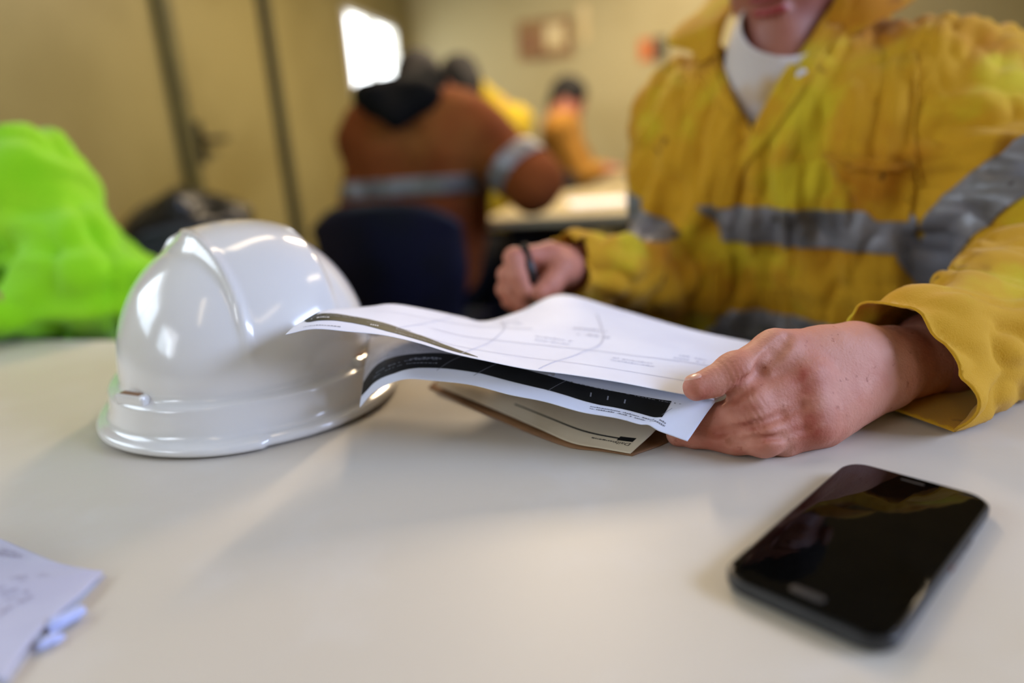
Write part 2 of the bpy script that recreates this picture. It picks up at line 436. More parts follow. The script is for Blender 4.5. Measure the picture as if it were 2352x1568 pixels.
def window(name, side, w, panem, bars=1):
    a0, a1, z0, z1 = w; root = empty(name, RM(0 if side == 'left' else RW, (a0 + a1) / 2, z0)); tag(root, kind='structure')
    sx = (-.07, -.005) if side == 'left' else (RW + .005, RW + .07); fw = .035
    fx = (-.075, .012) if side == 'left' else (RW - .012, RW + .075)
    fr = empty('window_frame', (0, 0, 0)); fr.parent = root
    for (b0, b1, c0, c1) in ((a0, a1, z0, z0 + fw), (a0, a1, z1 - fw, z1), (a0, a0 + fw, z0, z1), (a1 - fw, a1, z0, z1)):
        quadbox('frame_rail', *fx, b0, b1, c0, c1, MT['white'], fr)
    for k in range(bars):
        m = a0 + (a1 - a0) * (k + 1) / (bars + 1); quadbox('mullion', *fx, m - .014, m + .014, z0, z1, MT['white'], root)
    quadbox('window_pane', -.05 if side == 'left' else RW + .044, -.044 if side == 'left' else RW + .05, a0 + fw, a1 - fw, z0 + fw, z1 - fw, panem, root)
    return root
def wfix(root):
    for ch in list(root.children): pass
window('window_1', 'left', WLEFT, MT['panewarm'], 1)
window('window_2', 'left', WSIDE, MT['pane'], 1)
window('window_4', 'left', WSIDE2, MT['pane'], 1)
window('window_3', 'right', WRIGHT, MT['pane'], 2)

# door in the left wall: between the two dark upright seals
t1a, _ = ray_left(374, 60); t1b, _ = ray_left(430, 400); t2a, _ = ray_left(598, 50); t2b, _ = ray_left(650, 420)
tr1, tr2 = (t1a + t1b) / 2, (t2a + t2b) / 2
dr = empty('door_1', RM(0, (tr1 + tr2) / 2)); tag(dr, kind='structure')
quadbox('door_leaf', .0, .022, tr2 + .03, tr1 - .02, .02, 2.08, MT['wall'], dr, bev=.003)
quadbox('door_post', 0, .035, tr1 - .035, tr1 + .035, 0, RH, MT['greentrim'], dr)
quadbox('door_post', 0, .045, tr2 - .038, tr2 + .038, 0, RH, MT['darktrim'], dr)
th, zh = ray_left(445, 322)
hd = tube('door_handle', [RM(.022, th, zh), RM(.075, th, zh)], .012, MT['steel'], dr)
tube('lever', [RM(.07, th + .01, zh), RM(.075, th - .11, zh)], .011, MT['steel'], hd)
quadbox('latch_plate', .022, .028, th - .028, th + .028, zh - .09, zh + .07, MT['steel'], dr)
quadbox('door_lintel', 0, .035, tr2, tr1, 2.08, 2.13, MT['darktrim'], dr)
tv, zv = ray_left(484, 40)
tag(quadbox('wall_vent', 0, .02, tv - .05, tv + .05, zv - .08, zv + .08, MT['greentrim'], bev=.006), 'small dull olive plate high on the cream door panel left of the window', 'plate')
for nm, a in (('baseboard_left', (0, .012, 0, RL, 0, .09)), ('baseboard_far', (0, RW, 0, .012, 0, .09))):
    tag(quadbox(nm, *a, MT['darktrim']), kind='structure')
# corner strip
tag(quadbox('trim_1', 0, .03, 0, .03, .09, RH, MT['wall']), kind='structure')
# ceiling lamps: twin fluorescent battens
for i, (s, t) in enumerate([(1.3, 3.9), (3.0, 3.4), (1.3, 6.2), (3.1, 6.0), (2.1, 1.2), (1.4, 2.3)]):
    c = RM(s, t, RH); L = empty('ceiling_light', c)
    tag(L, 'fluorescent batten on the ceiling, %s' % ['above the first table', 'above the right side of the room', 'behind the photographer at left', 'behind the photographer at right', 'near the far wall', 'above the worker in orange'][i], 'ceiling light')
    box('lamp_housing', c - [0, 0, .02], (.14, 1.2, .04), MT['white'], L, rz=YAW)
    for dx in (-.035, .035):
        p = c + np.append(EX * dx, -.055); a = np.append(ET * .57, 0)
        tube('lamp_tube', [p - a, p + a], .014, MT['lamp'], L, n=8)
    l = bpy.data.lights.new('lamp_glow', 'AREA'); l.shape = 'RECTANGLE'; l.size = .14; l.size_y = 1.15; l.color = (1, .79, .54)
    l.energy = LIGHTS['warm'] * (.30, .45, .10, .10, 3.2, 6.0)[i]
    g = bpy.data.objects.new('lamp_glow', l); COL.objects.link(g); g.location = c - [0, 0, .08]; g.rotation_euler = (0, 0, YAW)

# notices on the far wall
def notice(px0, py0, px1, py1, m, label, cat='poster', d=.012, bits=()):
    s0, za = ray_far(px0, py0); s1, zb = ray_far(px1, py1)
    r = quadbox('wall_notice', min(s0, s1), max(s0, s1), .001, d, min(za, zb), max(za, zb), m)
    tag(r, label, cat); r['group'] = ''; del r['group']
    for (a, b, c, e, mm) in bits:
        quadbox('printed_block', s0 + (s1 - s0) * a, s0 + (s1 - s0) * b, d, d + .003, zb + (za - zb) * c, zb + (za - zb) * e, mm, None).parent = r
    return r
notice(1188, 50, 1318, 130, MT['poster'], 'brown framed notice board on the far wall above the dark-haired worker', 'notice board',
       bits=[(.50, .85, .25, .85, MT['posterb']), (.05, .42, .2, .7, MT['brown'])])
notice(1330, 10, 1352, 95, MT['posterb'], 'narrow pale sheet on the far wall right of the brown notice board', 'sheet')
notice(1468, 92, 1500, 138, MT['orangething'], 'small orange notice on the far wall beside the yellow shirt sleeve', 'notice')
notice(1502, 86, 1530, 140, MT['darktrim'], 'small dark notice on the far wall between orange notice and shirt collar', 'notice')

# ------------------------------------------------------------------ tables
def table(s0, s1, t0, t1, h, label, legs=True, top='table', seed=0):
    c = RM((s0 + s1) / 2, (t0 + t1) / 2, 0); root = empty('canteen_table', c)
    tag(root, label, 'table')
    quadbox('tabletop', s0, s1, t0, t1, h - .026, h, MT[top], root, bev=.003)
    quadbox('edge_strip', s0 - .001, s1 + .001, t0 - .003, t0 - .0005, h - .024, h - .002, MT['tabledge'], root)
    quadbox('edge_strip', s0 - .001, s1 + .001, t1 + .0005, t1 + .003, h - .024, h - .002, MT['tabledge'], root)
    for a in (s0 + .08, s1 - .08):
        for b in (t0 + .07, t1 - .07):
            tube('leg', [RM(a, b, .004), RM(a, b, h - .03)], .017, MT['steel'], root)
    for b in (t0 + .07, t1 - .07): tube('apron_rail', [RM(s0 + .08, b, h - .045), RM(s1 - .08, b, h - .045)], .013, MT['steel'], root)
    return root
def rmc(P): q = np.array(P[:2]) - OX; return q @ EX, q @ ET
keep_frame = (OX, EX, ET, YAW)              # this table stands slightly askew in the room
_a = T(20, 778)[:2]; _b = T(245, 780)[:2]; EX = (_b - _a) / np.hypot(*(_b - _a)); ET = np.array([EX[1], -EX[0]]); YAW = math.atan2(EX[1], EX[0]); OX = _a - EX * 1.0
table(.02, 2.9, 0, 1.15, TZ, 'large off-white laminate table in the foreground under the white hard hat')
OX, EX, ET, YAW = keep_frame

# ------------------------------------------------------------------ hard hat
HC = np.array([-.240, .605]); 
def helmet():
    root = empty('hard_hat', (HC[0], HC[1], TZ)); 
    tag(root, 'glossy white safety helmet lying brim down on the foreground table', 'helmet')
    fr = math.atan2(-.927, .374)            # the front faces the camera
    ex = np.array([math.cos(fr), math.sin(fr)]); ey = np.array([-ex[1], ex[0]])
    n = 220
    def rim(ph):                            # plan outline of the shell at its foot
        a = .128 if math.cos(ph) > 0 else .134; b = .1165
        e = 2.25
        return (abs(math.cos(ph) / a) ** e + abs(math.sin(ph) / b) ** e) ** (-1 / e)
    prof = []                               # (scale of outline, extra radius, height, peak weight)
    prof += [(1, .0045, .0025, 1.), (1, .0075, .0005, 1.), (1, .0100, .0012, 1.), (1, .0113, .0034, 1.), (1, .0110, .0062, 1.), (1, .0092, .0078, 1.),
             (1, .0055, .0086, .8), (1, .0030, .0100, .45), (1, .0016, .014, .2), (1, .0008, .020, .1), (1, .0, .026, .03), (1, -.0006, .0320, 0),
             (1, -.0012, .0338, 0), (1, -.0028, .0348, 0), (1, -.0082, .0358, 0), (1, -.0102, .039, 0)]
    H0, HT = .039, .154; K = 46
    for i in range(1, K + 1):
        a = i / K * math.pi / 2
        prof.append((max(math.cos(a), 0) ** .92, -.0102 * max(math.cos(a), 0) ** .92, H0 + (HT - H0) * math.sin(a) ** .97, 0))
    vs = []
    for j, (sc, ex_r, h, pw) in enumerate(prof):
        for i in range(n):
            ph = 2 * math.pi * i / n
            pk = pw * (.002 * math.exp(-((ph - math.radians(296)) / .32) ** 2) + .004 * math.exp(-((ph - math.radians(352)) / .3) ** 2))
            r = rim(ph) * sc + ex_r + pk
            x, y = r * math.cos(ph), r * math.sin(ph)
            zz = h
            if h > .039:
                # raised crest: a wedge running over the top and narrowing to a V at the front
                t = (h - .039) / (HT - .039)
                q = y                                      # + is the wearer's left
                lx = sstep(.120, .0, x) if x > 0 else 1.
                wl = .004 + .050 * lx                       # outer line of the left arm of the V
                rl = .003 + .017 * lx                       # its sloping facet
                SL = np.clip((q + wl) / rl, 0, 1) if x > -.02 else sstep(-.060, -.045, q)
                wr = .052 + .018 * sstep(.0, .10, x); SR = sstep(wr + .006, wr - .006, q)
                lift = .0062 * SL * SR * sstep(.118, .040, x) * sstep(-.122, -.09, x) * sstep(.045, .085, h)
                lift += .0035 * math.exp(-((q + wl - rl * .95) / .0035) ** 2) * sstep(.122, .105, x) * sstep(-.04, .02, x) * sstep(.050, .065, h)
                lift += .0016 * math.exp(-((q - wr) / .004) ** 2) * sstep(.105, .06, x) * sstep(-.06, 0, x) * sstep(.05, .09, h)
                nz = t ** .8; nr = math.sqrt(max(0, 1 - nz * nz)); r2 = math.hypot(x, y) + 1e-9
                x += x / r2 * lift * nr; y += y / r2 * lift * nr; zz = h + lift * nz
            p = HC + ex * x + ey * y
            # the foot line rises slightly at the sides
            zz += .004 * (1 - abs(math.cos(ph)) ** 2) * (1 - sc * 0) * max(0, 1 - h / .04) * 1.0
            vs.append((p[0], p[1], TZ + zz + .0006))
    fs = []
    m = len(prof)
    for j in range(m - 1):
        for i in range(n): fs.append((j * n + i, j * n + (i + 1) % n, (j + 1) * n + (i + 1) % n, (j + 1) * n + i))
    sh = mesh('shell', vs, fs, MT['helmet'], root); solid(sh, .002, -1)
    # accessory slots at both temples: a small socket with a dark mouth, and a raised rib in front
    for sgn in (-1, 1):
        for (ph0, nm) in ((.86, 'accessory_socket'),):
            ph = sgn * ph0; r = rim(ph) - .008; q = HC + ex * r * math.cos(ph) + ey * r * math.sin(ph)
            ang = fr + ph
            s = box(nm, (q[0], q[1], TZ + .0385), (.011, .034, .010), MT['helmet'], root, rz=ang, bev=.0028)
            q2 = HC + (ex * math.cos(ph) + ey * math.sin(ph)) * (r + .001)
            box('slot', (q2[0] - .0, q2[1], TZ + .0432), (.005, .022, .0016), MT['brown'], s, rz=ang, bev=.0004)
    # suspension harness inside
    pts = [(HC[0] + (rim(a) - .016) * (ex[0] * math.cos(a) + ey[0] * math.sin(a)), HC[1] + (rim(a) - .016) * (ex[1] * math.cos(a) + ey[1] * math.sin(a))) for a in np.linspace(0, 2 * math.pi, 49)]
    v = [(x, y, TZ + z) for (x, y) in pts for z in (.012, .034)]
    f = [(2 * i, 2 * i + 2, 2 * i + 3, 2 * i + 1) for i in range(48)]
    solid(mesh('headband', v, f, MT['dark'], root), .0015)
    return root
helmet()

# ------------------------------------------------------------------ documents in the man's hand
def scribble(sheet, name, u0, u1, vs, size, m, parent, n=5, sv=-.012, rng=random, lift=.0003):
    """rows of small unreadable print"""
    q = []
    for v in vs:
        u = u0
        while u < u1:
            w = rng.uniform(.3, 1.5) * size; 
            if rng.random() < .86: q.append((u, v, min(u + w, u1), v + abs(sv) * rng.uniform(.5, 1)))
            u += w + size * .35
    return tag(sheet.patch(name, q, m, parent, lift), kind='stuff')
def row(*p): return [W(*q) for q in p]
lower = Sheet([
    row((826, 935, .500), (862, 898, .495), (925, 871, .490), (1000, 874, .486), (1085, 884, .478), (1170, 906, .468), (1250, 922, .462), (1335, 946, .455), (1425, 962, .449), (1505, 987, .443), (1579, 1013, .438)),
    row((833, 880, .530), (870, 836, .520), (930, 812, .517), (1010, 806, .512), (1095, 820, .500), (1180, 836, .492), (1262, 852, .482), (1350, 872, .475), (1445, 892, .466), (1545, 910, .458), (1646, 921, .452)),
    row((842, 812, .575), (890, 790, .565), (950, 780, .560), (1030, 785, .550), (1120, 800, .540), (1210, 815, .530), (1290, 828, .520), (1380, 845, .505), (1480, 862, .495), (1590, 880, .482), (1700, 890, .475)),
    row((850, 772, .620), (900, 765, .610), (965, 765, .600), (1045, 770, .590), (1135, 780, .580), (1225, 792, .570), (1310, 805, .560), (1405, 822, .545), (1510, 840, .530), (1620, 858, .515), (1730, 872, .505)),
], crease=lambda u, v: np.outer(.0018 * np.exp(-((u - .93 - .10 * (v / .33 - .5)) / .018) ** 2) * sstep(.42, .30, v), U_ * 1.0))
dl = empty('document_sheet', lower.at(.5, .1)[0]); tag(dl, 'curling white sheet with a broad black printed band, held lowest between finger and thumb', 'document', 'paper sheets held by the man in yellow')
US = np.linspace(0, 1, 121)
# band between v = .11 and .30 (front rows); page beyond is greyish on the left
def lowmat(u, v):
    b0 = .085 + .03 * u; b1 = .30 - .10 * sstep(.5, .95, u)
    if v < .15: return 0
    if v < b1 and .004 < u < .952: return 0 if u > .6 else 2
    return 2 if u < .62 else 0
vs_ = np.concatenate([np.linspace(0, .4, 41), np.linspace(.4, 1, 21)[1:]])
class _L(Sheet): pass
lower.build('page', [MT['paper'], MT['band'], MT['papergrey']], dl, US, vs_, lowmat)
lower.strip('printed_band', [(.004, .15, .333), (.05, .118, .34), (.12, .115, .34), (.17, .10, .322), (.245, .12, .297), (.33, .13, .303), (.42, .139, .30), (.50, .13, .30), (.57, .12, .275), (.66, .115, .255), (.74, .098, .255), (.82, .10, .265), (.905, .097, .275)], MT['band'], dl)
for (u0, v0, u1, v1) in ((.30, .10, .36, .29), (.40, .10, .455, .28), (.605, .11, .65, .26), (.90, .125, .915, .205)):
    n = 10; q = []
    for i in range(n + 1):
        a = i / n; q += [(u0 + (u1 - u0) * a, v0 + (v1 - v0) * a), (u0 + .0016 + (u1 - u0) * a, v0 + (v1 - v0) * a)]
    mesh('ruled_line', lower.lifted(np.array(q), .0005), [(2 * i, 2 * i + 1, 2 * i + 3, 2 * i + 2) for i in range(n)], MT['ink'], dl)
scribble(lower, 'printed_heading', .22, .31, [.22], .007, MT['ink'], dl, sv=.022, lift=.0005)
for k in range(3): lower.patch('tick_mark', [(.715 + .042 * k, .155, .7185 + .042 * k, .195)], MT['ink'], dl, lift=.0005)
random.seed(3)
scribble(lower, 'small_print', .72, .92, [.045, .065], .004, MT['ink'], dl, sv=.010)
scribble(lower, 'small_print', .02, .50, [.34, .38, .42, .46, .50], .008, MT['ink'], dl, sv=.008)
scribble(lower, 'small_print', .08, .30, [.17, .21], .007, MT['ink'], dl, sv=.010, lift=.0005)
scribble(lower, 'small_print', .65, .93, [.255], .007, MT['ink'], dl, sv=.008)

upper = Sheet([
    row((655, 768, .468), (720, 755, .470), (800, 761, .472), (880, 769, .474), (960, 787, .472), (1040, 811, .468), (1120, 829, .465), (1210, 847, .461), (1310, 860, .457), (1420, 877, .453), (1530, 898, .449), (1640, 918, .448)),
    row((676, 749, .480), (735, 735, .484), (808, 741, .488), (885, 753, .490), (962, 772, .492), (1042, 796, .492), (1125, 812, .490), (1215, 826, .490), (1315, 838, .485), (1425, 855, .480), (1540, 875, .474), (1650, 895, .470)),
    row((700, 734, .494), (748, 718, .500), (818, 722, .508), (892, 732, .515), (975, 752, .520), (1060, 775, .522), (1145, 788, .522), (1240, 800, .520), (1345, 812, .515), (1455, 828, .508), (1570, 846, .502), (1675, 866, .496)),
    row((730, 717, .508), (772, 710, .518), (835, 712, .528), (905, 716, .540), (985, 730, .552), (1068, 747, .558), (1150, 755, .560), (1245, 762, .560), (1360, 772, .560), (1475, 788, .550), (1590, 805, .545), (1700, 830, .535)),
    row((755, 711, .520), (795, 708, .535), (850, 703, .550), (905, 698, .565), (985, 711, .582), (1060, 727, .595), (1116, 737, .600), (1200, 712, .640), (1290, 676, .680), (1430, 712, .665), (1590, 757, .640), (1740, 788, .610)),
], crease=None)
du = empty('document_sheet', upper.at(.6, .2)[0]); du.name = 'document_sheet.001'
tag(du, 'large bluish-white sheet with an olive stripe, uppermost under the thumb', 'document', 'paper sheets held by the man in yellow')
upper.strip('printed_band', [(.008, .48, .76), (.022, .36, .70), (.045, .26, .54), (.06, .23, .49), (.10, .235, .46), (.135, .25, .45), (.18, .245, .42), (.22, .22, .40), (.28, .15, .36), (.34, .12, .30), (.41, .10, .255), (.45, .085, .22), (.49, .07, .15), (.52, .06, .07)], MT['green'], du, rows=8)
upper.build('page', [MT['paper']], du, np.linspace(0, 1, 161), np.linspace(0, 1, 71))
for (a, b) in (((.30, .28), (.99, .30)), ((.38, .52), (.99, .60)), ((.20, .70), (.62, .78))):
    n = 40; q = []
    for i in range(n + 1):
        t = i / n; u = a[0] + (b[0] - a[0]) * t; v = a[1] + (b[1] - a[1]) * t; q += [(u, v), (u, v + .005)]
    mesh('ruled_line', upper.lifted(np.array(q), .0003), [(2 * i, 2 * i + 1, 2 * i + 3, 2 * i + 2) for i in range(n)], MT['lightink'], du)
for (a, b) in (((.475, .06), (.575, .95)), ((.66, .04), (.765, .9)), ((.30, .30), (.42, .90))):
    n = 30; q = []
    for i in range(n + 1):
        t = i / n; u = a[0] + (b[0] - a[0]) * t; v = a[1] + (b[1] - a[1]) * t; q += [(u, v), (u + .0022, v)]
    mesh('ruled_line', upper.lifted(np.array(q), .0003), [(2 * i, 2 * i + 1, 2 * i + 3, 2 * i + 2) for i in range(n)], MT['lightink'], du)
scribble(upper, 'small_print', .05, .16, [.09], .006, MT['ink'], du, sv=.016)
scribble(upper, 'small_print', .05, .19, [.40, .36], .005, MT['ink'], du, sv=.014, lift=.0005)
scribble(upper, 'small_print', .22, .34, [.31], .005, MT['ink'], du, sv=.012, lift=.0005)
scribble(upper, 'small_print', .30, .42, [.17, .20], .007, MT['lightink'], du, sv=.006)
scribble(upper, 'printed_heading', .055, .115, [.31], .006, MT['whiteink'], du, sv=.035, lift=.0005)
scribble(upper, 'printed_heading', .225, .26, [.245], .006, MT['whiteink'], du, sv=.03, lift=.0005)
random.seed(11)
for (u, v, w, h) in ((.62, .62, .07, .05), (.78, .45, .08, .04), (.70, .75, .06, .04), (.55, .85, .06, .05), (.88, .62, .06, .04)):
    scribble(upper, 'handwriting', u, u + w, [v, v + h], .005, MT['lightink'], du, sv=.012)

# booklet lying on the table below
def hrow(*p): return [T(x, y, h) for (x, y, h) in p]
book = Sheet([
    hrow((1000, 884, .006), (1080, 917, .005), (1160, 950, .0045), (1240, 985, .004), (1312, 1016, .0035), (1380, 1029, .0035), (1448, 1041, .0035)),
    hrow((1010, 868, .010), (1095, 890, .012), (1180, 915, .012), (1265, 946, .011), (1345, 975, .010), (1420, 992, .0095), (1492, 1001, .010)),
    hrow((1030, 850, .012), (1120, 868, .014), (1210, 886, .014), (1300, 905, .014), (1385, 925, .013), (1465, 940, .012), (1540, 955, .012)),
    hrow((1060, 830, .012), (1160, 842, .014), (1260, 855, .014), (1355, 868, .013), (1445, 882, .012), (1530, 896, .012), (1610, 910, .012)),
])
db = empty('booklet', T(1250, 950)); tag(db, 'dog-eared cream booklet lying on the table beneath the held sheets', 'booklet')
book.build('page', [MT['cream'], MT['band']], db, np.linspace(0, 1, 81), np.linspace(0, 1, 41), lambda u, v: 1 if (.865 < u < .95 and .20 < v < .27) or (.35 < u <= .9 and .225 < v < .25 ) else 0)
book.text('printed_heading', 'Daily', .955, .17, -.046, -.075, MT['darkink'], db)
scribble(book, 'small_print', .74, .86, [.15], .012, MT['darkink'], db, sv=.022)
cover = Sheet([
    hrow((984, 889, .001), (1075, 932, .001), (1155, 967, .001), (1236, 1001, .001), (1310, 1026, .001), (1380, 1034, .001), (1452, 1045, .001)),
    hrow((1030, 850, .004), (1120, 872, .004), (1210, 892, .004), (1300, 920, .004), (1385, 950, .003), (1465, 980, .003), (1550, 1004, .001)),
    hrow((1060, 828, .004), (1160, 842, .004), (1260, 857, .004), (1355, 872, .004), (1445, 890, .003), (1530, 910, .003), (1620, 930, .001)),
])
cover.build('cover', [MT['brown']], db, np.linspace(0, 1, 41), np.linspace(0, 1, 15), thick=.0008)

# leaflet at the lower left
leaf = Sheet([
    hrow((8, 1562, .004), (50, 1500, .004), (110, 1430, .005), (180, 1368, .005), (238, 1310, .004)),
    hrow((-110, 1500, .006), (-60, 1440, .008), (0, 1392, .008), (95, 1350, .008), (205, 1306, .006)),
    hrow((-230, 1440, .005), (-170, 1400, .008), (-110, 1360, .010), (-10, 1325, .011), (190, 1303, .006)),
    hrow((-330, 1380, .004), (-280, 1330, .008), (-210, 1290, .010), (-90, 1262, .012), (130, 1290, .008)),
    hrow((-420, 1330, .004), (-350, 1270, .006), (-280, 1230, .008), (-140, 1205, .010), (2, 1237, .010)),
])
dv = empty('leaflet', T(0, 1400)); tag(dv, 'folded pale lilac printed leaflet cut off at the lower left corner', 'leaflet')
leaf.build('page', [mat('lilac_page', (190, 192, 216), .5, (182, 183, 208), 20)], dv, np.linspace(0, 1, 41), np.linspace(0, 1, 41), thick=.0005)
scribble(leaf, 'small_print', .80, .93, [.72, .76, .80], .012, MT['pinkink'], dv, sv=.025)
scribble(leaf, 'small_print', .78, .88, [.40, .45], .02, MT['pinkink'], dv, sv=.02)
scribble(leaf, 'small_print', .2, .7, [.2, .26, .32, .38, .44], .03, MT['pinkink'], dv, sv=.02)
leaf.patch('grey_block', [(.62, .66, .80, .70)], MT['pinkink'], dv)
for q_ in [(.70, .52, .735, .56), (.74, .90, .76, .94), (.60, .46, .63, .49)]: leaf.patch('red_block', [q_], MT['redink'], dv)
under = Sheet([hrow((14, 1572, .001), (60, 1508, .001), (118, 1438, .001), (188, 1374, .001), (243, 1320, .001)),
               hrow((-420, 1400, .001), (-330, 1330, .001), (-200, 1270, .001), (-90, 1245, .001), (60, 1272, .001))])
under.build('under_page', [MT['papergrey']], dv, np.linspace(0, 1, 21), np.linspace(0, 1, 11), thick=.0008)
def scrap(name, x, y, r, label, seed):
    c = T(x, y, .004); bm = bmesh.new(); bmesh.ops.create_icosphere(bm, subdivisions=2, radius=1); rng = np.random.RandomState(seed)
    for v in bm.verts:
        k = rng.uniform(.55, 1.15); v.co = Vector((v.co.x * r * k * 1.3, v.co.y * r * k * .55, v.co.z * r * k * .42))
    vs = [np.array(v.co) for v in bm.verts]; fs = [[v.index for v in f.verts] for f in bm.faces]; bm.free()
    Rz = np.array(Matrix.Rotation(math.radians(52), 3, 'Z')); vs = [Rz @ v + c for v in vs]
    lo = min(v[2] for v in vs); vs = [v + [0, 0, TZ + .0004 - lo] for v in vs]
    o = mesh(name, vs, fs, MT['bluescrap'], smooth=False); tag(o, label, 'paper scrap'); return o
scrap('paper_scrap', 150, 1420, .0085, 'crumpled pale blue paper scrap poking out at the leaflet edge', 2)
scrap('paper_scrap', 112, 1464, .006, 'smaller crumpled blue scrap at the leaflet edge, nearer the bottom corner', 5)

# ------------------------------------------------------------------ phone
def phone():
    h = .0088
    c4 = [T(x, y, h) for (x, y) in ((1661, 1315), (1948, 1053), (2290, 1143.6), (2028, 1483))]
    c = sum(c4) / 4; L = uv((c4[1] - c4[0] + c4[2] - c4[3]) * [1, 1, 0]); Wd = np.cross(L, [0, 0, 1.])
    LL, WW = .152, .0755
    root = empty('smartphone', (c[0], c[1], TZ)); tag(root, 'black smartphone lying face up on the table in the lower right corner', 'phone')
    def slab(name, l, w, r, z0, z1, edge, m, n=10, off=(0, 0)):
        def ring(l, w, r, z):
            o = []
            for (sx, sy, a0) in ((1, 1, 0), (-1, 1, 90), (-1, -1, 180), (1, -1, 270)):
                for k in range(n + 1):
                    a = math.radians(a0 + 90 * k / n); x = sx * (l / 2 - r) + r * math.cos(a); y = sy * (w / 2 - r) + r * math.sin(a)
                    o.append(c * [1, 1, 0] + L * (x + off[0]) + Wd * (y + off[1]) + [0, 0, TZ + z])
            return o
        rings = []; K = 5
        for k in range(K + 1):
            a = -math.pi / 2 + math.pi / 2 * k / K; rings.append(ring(l - 2 * edge * (1 - math.cos(a)), w - 2 * edge * (1 - math.cos(a)), r, z0 + edge * (1 + math.sin(a))))
        e2 = min(edge, .0012)
        for k in range(K + 1):
            a = math.pi / 2 * k / K; rings.append(ring(l - 2 * e2 * (1 - math.cos(a)), w - 2 * e2 * (1 - math.cos(a)), r, z1 - e2 + e2 * math.sin(a)))
        vs = [p for q in rings for p in q]; N = len(rings[0]); fs = []
        for j in range(len(rings) - 1):
            for i in range(N): fs.append((j * N + i, j * N + (i + 1) % N, (j + 1) * N + (i + 1) % N, (j + 1) * N + i))
        fs.append(tuple(range(N))[::-1]); fs.append(tuple((len(rings) - 1) * N + i for i in range(N)))
        return mesh(name, vs, fs, m, root)
    slab('case', LL, WW, .0125, 0.0002, .0080, .0035, MT['phone'])
    slab('screen_glass', LL - .0035, WW - .0035, .0112, .0078, .0089, .0004, MT['glass'])
    slab('home_button', .0052, .0150, .0024, .0088, .0094, .0002, MT['phone'], off=(-LL / 2 + .0105, 0))
    slab('earpiece', .0015, .012, .0007, .0088, .0091, .0001, MT['silver'], off=(LL / 2 - .008, 0))
    y = WW / 2
    for (x, w, m, nm) in ((.022, .012, MT['silver'], 'side_button'), (.005, .016, MT['silver'], 'worn_side_edge'), (-.004, .004, MT['rust'], 'rust_mark')):
        p = c * [1, 1, 0] + L * (x + .004) + Wd * (y - .0003) + [0, 0, TZ + .0048]
        box(nm, p, (w, .0022, .0026), m, root, rz=math.atan2(L[1], L[0]), bev=.0006)
    p = c * [1, 1, 0] + L * (-LL / 2 + .0006) + Wd * 0 + [0, 0, TZ + .0042]
    box('charging_port', p, (.0016, .0095, .0026), MT['dark'], root, rz=math.atan2(L[1], L[0]), bev=.0006)
phone()

# ------------------------------------------------------------------ people
UP = np.array([0, 0, 1.])
def add_head(f, c, fwd, up=UP, s=1., detail=True, k=.018):
    fwd = uv(fwd); r = uv(np.cross(fwd, up)); up = np.cross(r, fwd); M = np.stack([r, fwd, up], 1)
    L = lambda x, y, z: np.array(c) + M @ (np.array([x, y, z]) * s)
    f.ell(L(0, -.012, .035), np.array([.076, .094, .088]) * s, M, k=k)
    f.ell(L(0, .022, -.028), np.array([.063, .068, .082]) * s, M, k=k)
    f.cap(L(-.032, .030, -.070), L(0, .066, -.098), .030 * s, .022 * s, k=k); f.cap(L(.032, .030, -.070), L(0, .066, -.098), .030 * s, .022 * s, k=k)
    for q in (-1, 1): f.ell(L(q * .079, -.012, -.008), np.array([.009, .019, .032]) * s, M, k=.006)
    if detail:
        f.ell(L(0, .080, -.100), np.array([.019, .013, .014]) * s, M, k=.012)
        for q in (-1, 1):
            f.ell(L(q * .031, .092, .010), np.array([.018, .014, .012]) * s, M, k=.010, sub=True)
            f.ell(L(q * .031, .076, .008), np.array([.012, .012, .011]) * s, M, k=.003)
            f.cap(L(q * .014, .088, .028), L(q * .050, .078, .026), .007 * s, .005 * s, k=.012)
            f.ell(L(q * .040, .070, -.028), np.array([.020, .014, .018]) * s, M, k=.015)
            f.ell(L(q * .010, .102, -.036), np.array([.007, .008, .006]) * s, M, k=.006)
        f.cap(L(0, .088, .008), L(0, .110, -.030), .008 * s, .011 * s, k=.010)
        f.ell(L(0, .088, -.061), np.array([.024, .011, .0055]) * s, M, k=.005)
        f.ell(L(0, .087, -.074), np.array([.021, .011, .0065]) * s, M, k=.005)
        f.cap(L(-.020, .097, -.0672), L(.020, .097, -.0672), .0016, k=.003, sub=True)
    return L
def add_hair(f, c, fwd, up=UP, s=1., front=.055):
    fwd = uv(fwd); r = uv(np.cross(fwd, up)); up = np.cross(r, fwd); M = np.stack([r, fwd, up], 1)
    L = lambda x, y, z: np.array(c) + M @ (np.array([x, y, z]) * s)
    f.ell(L(0, -.018, .044), np.array([.084, .099, .090]) * s, M, k=.02)
    f.ell(L(0, -.050, -.010), np.array([.072, .062, .060]) * s, M, k=.02)
    f.ell(L(0, -.062, -.045), np.array([.058, .040, .050]) * s, M, k=.02)
    f.plane(L(0, front, .02), fwd * .9 - up * .55)
def build(name, f, m, parent, amp=0., freq=12., it=2, aniso=None, k=3):
    V, Q = f.net(); V = relax(V, Q, it)
    if amp:
        P = V if aniso is None else V * np.array(aniso)
        V = V + normals(V, Q) * (fbm(P * freq, k) * amp)[:, None]
    return mesh(name, V, Q, m, parent), V, Q
def bounds(pts, m): P = np.array(pts); return P.min(0) - m, P.max(0) + m

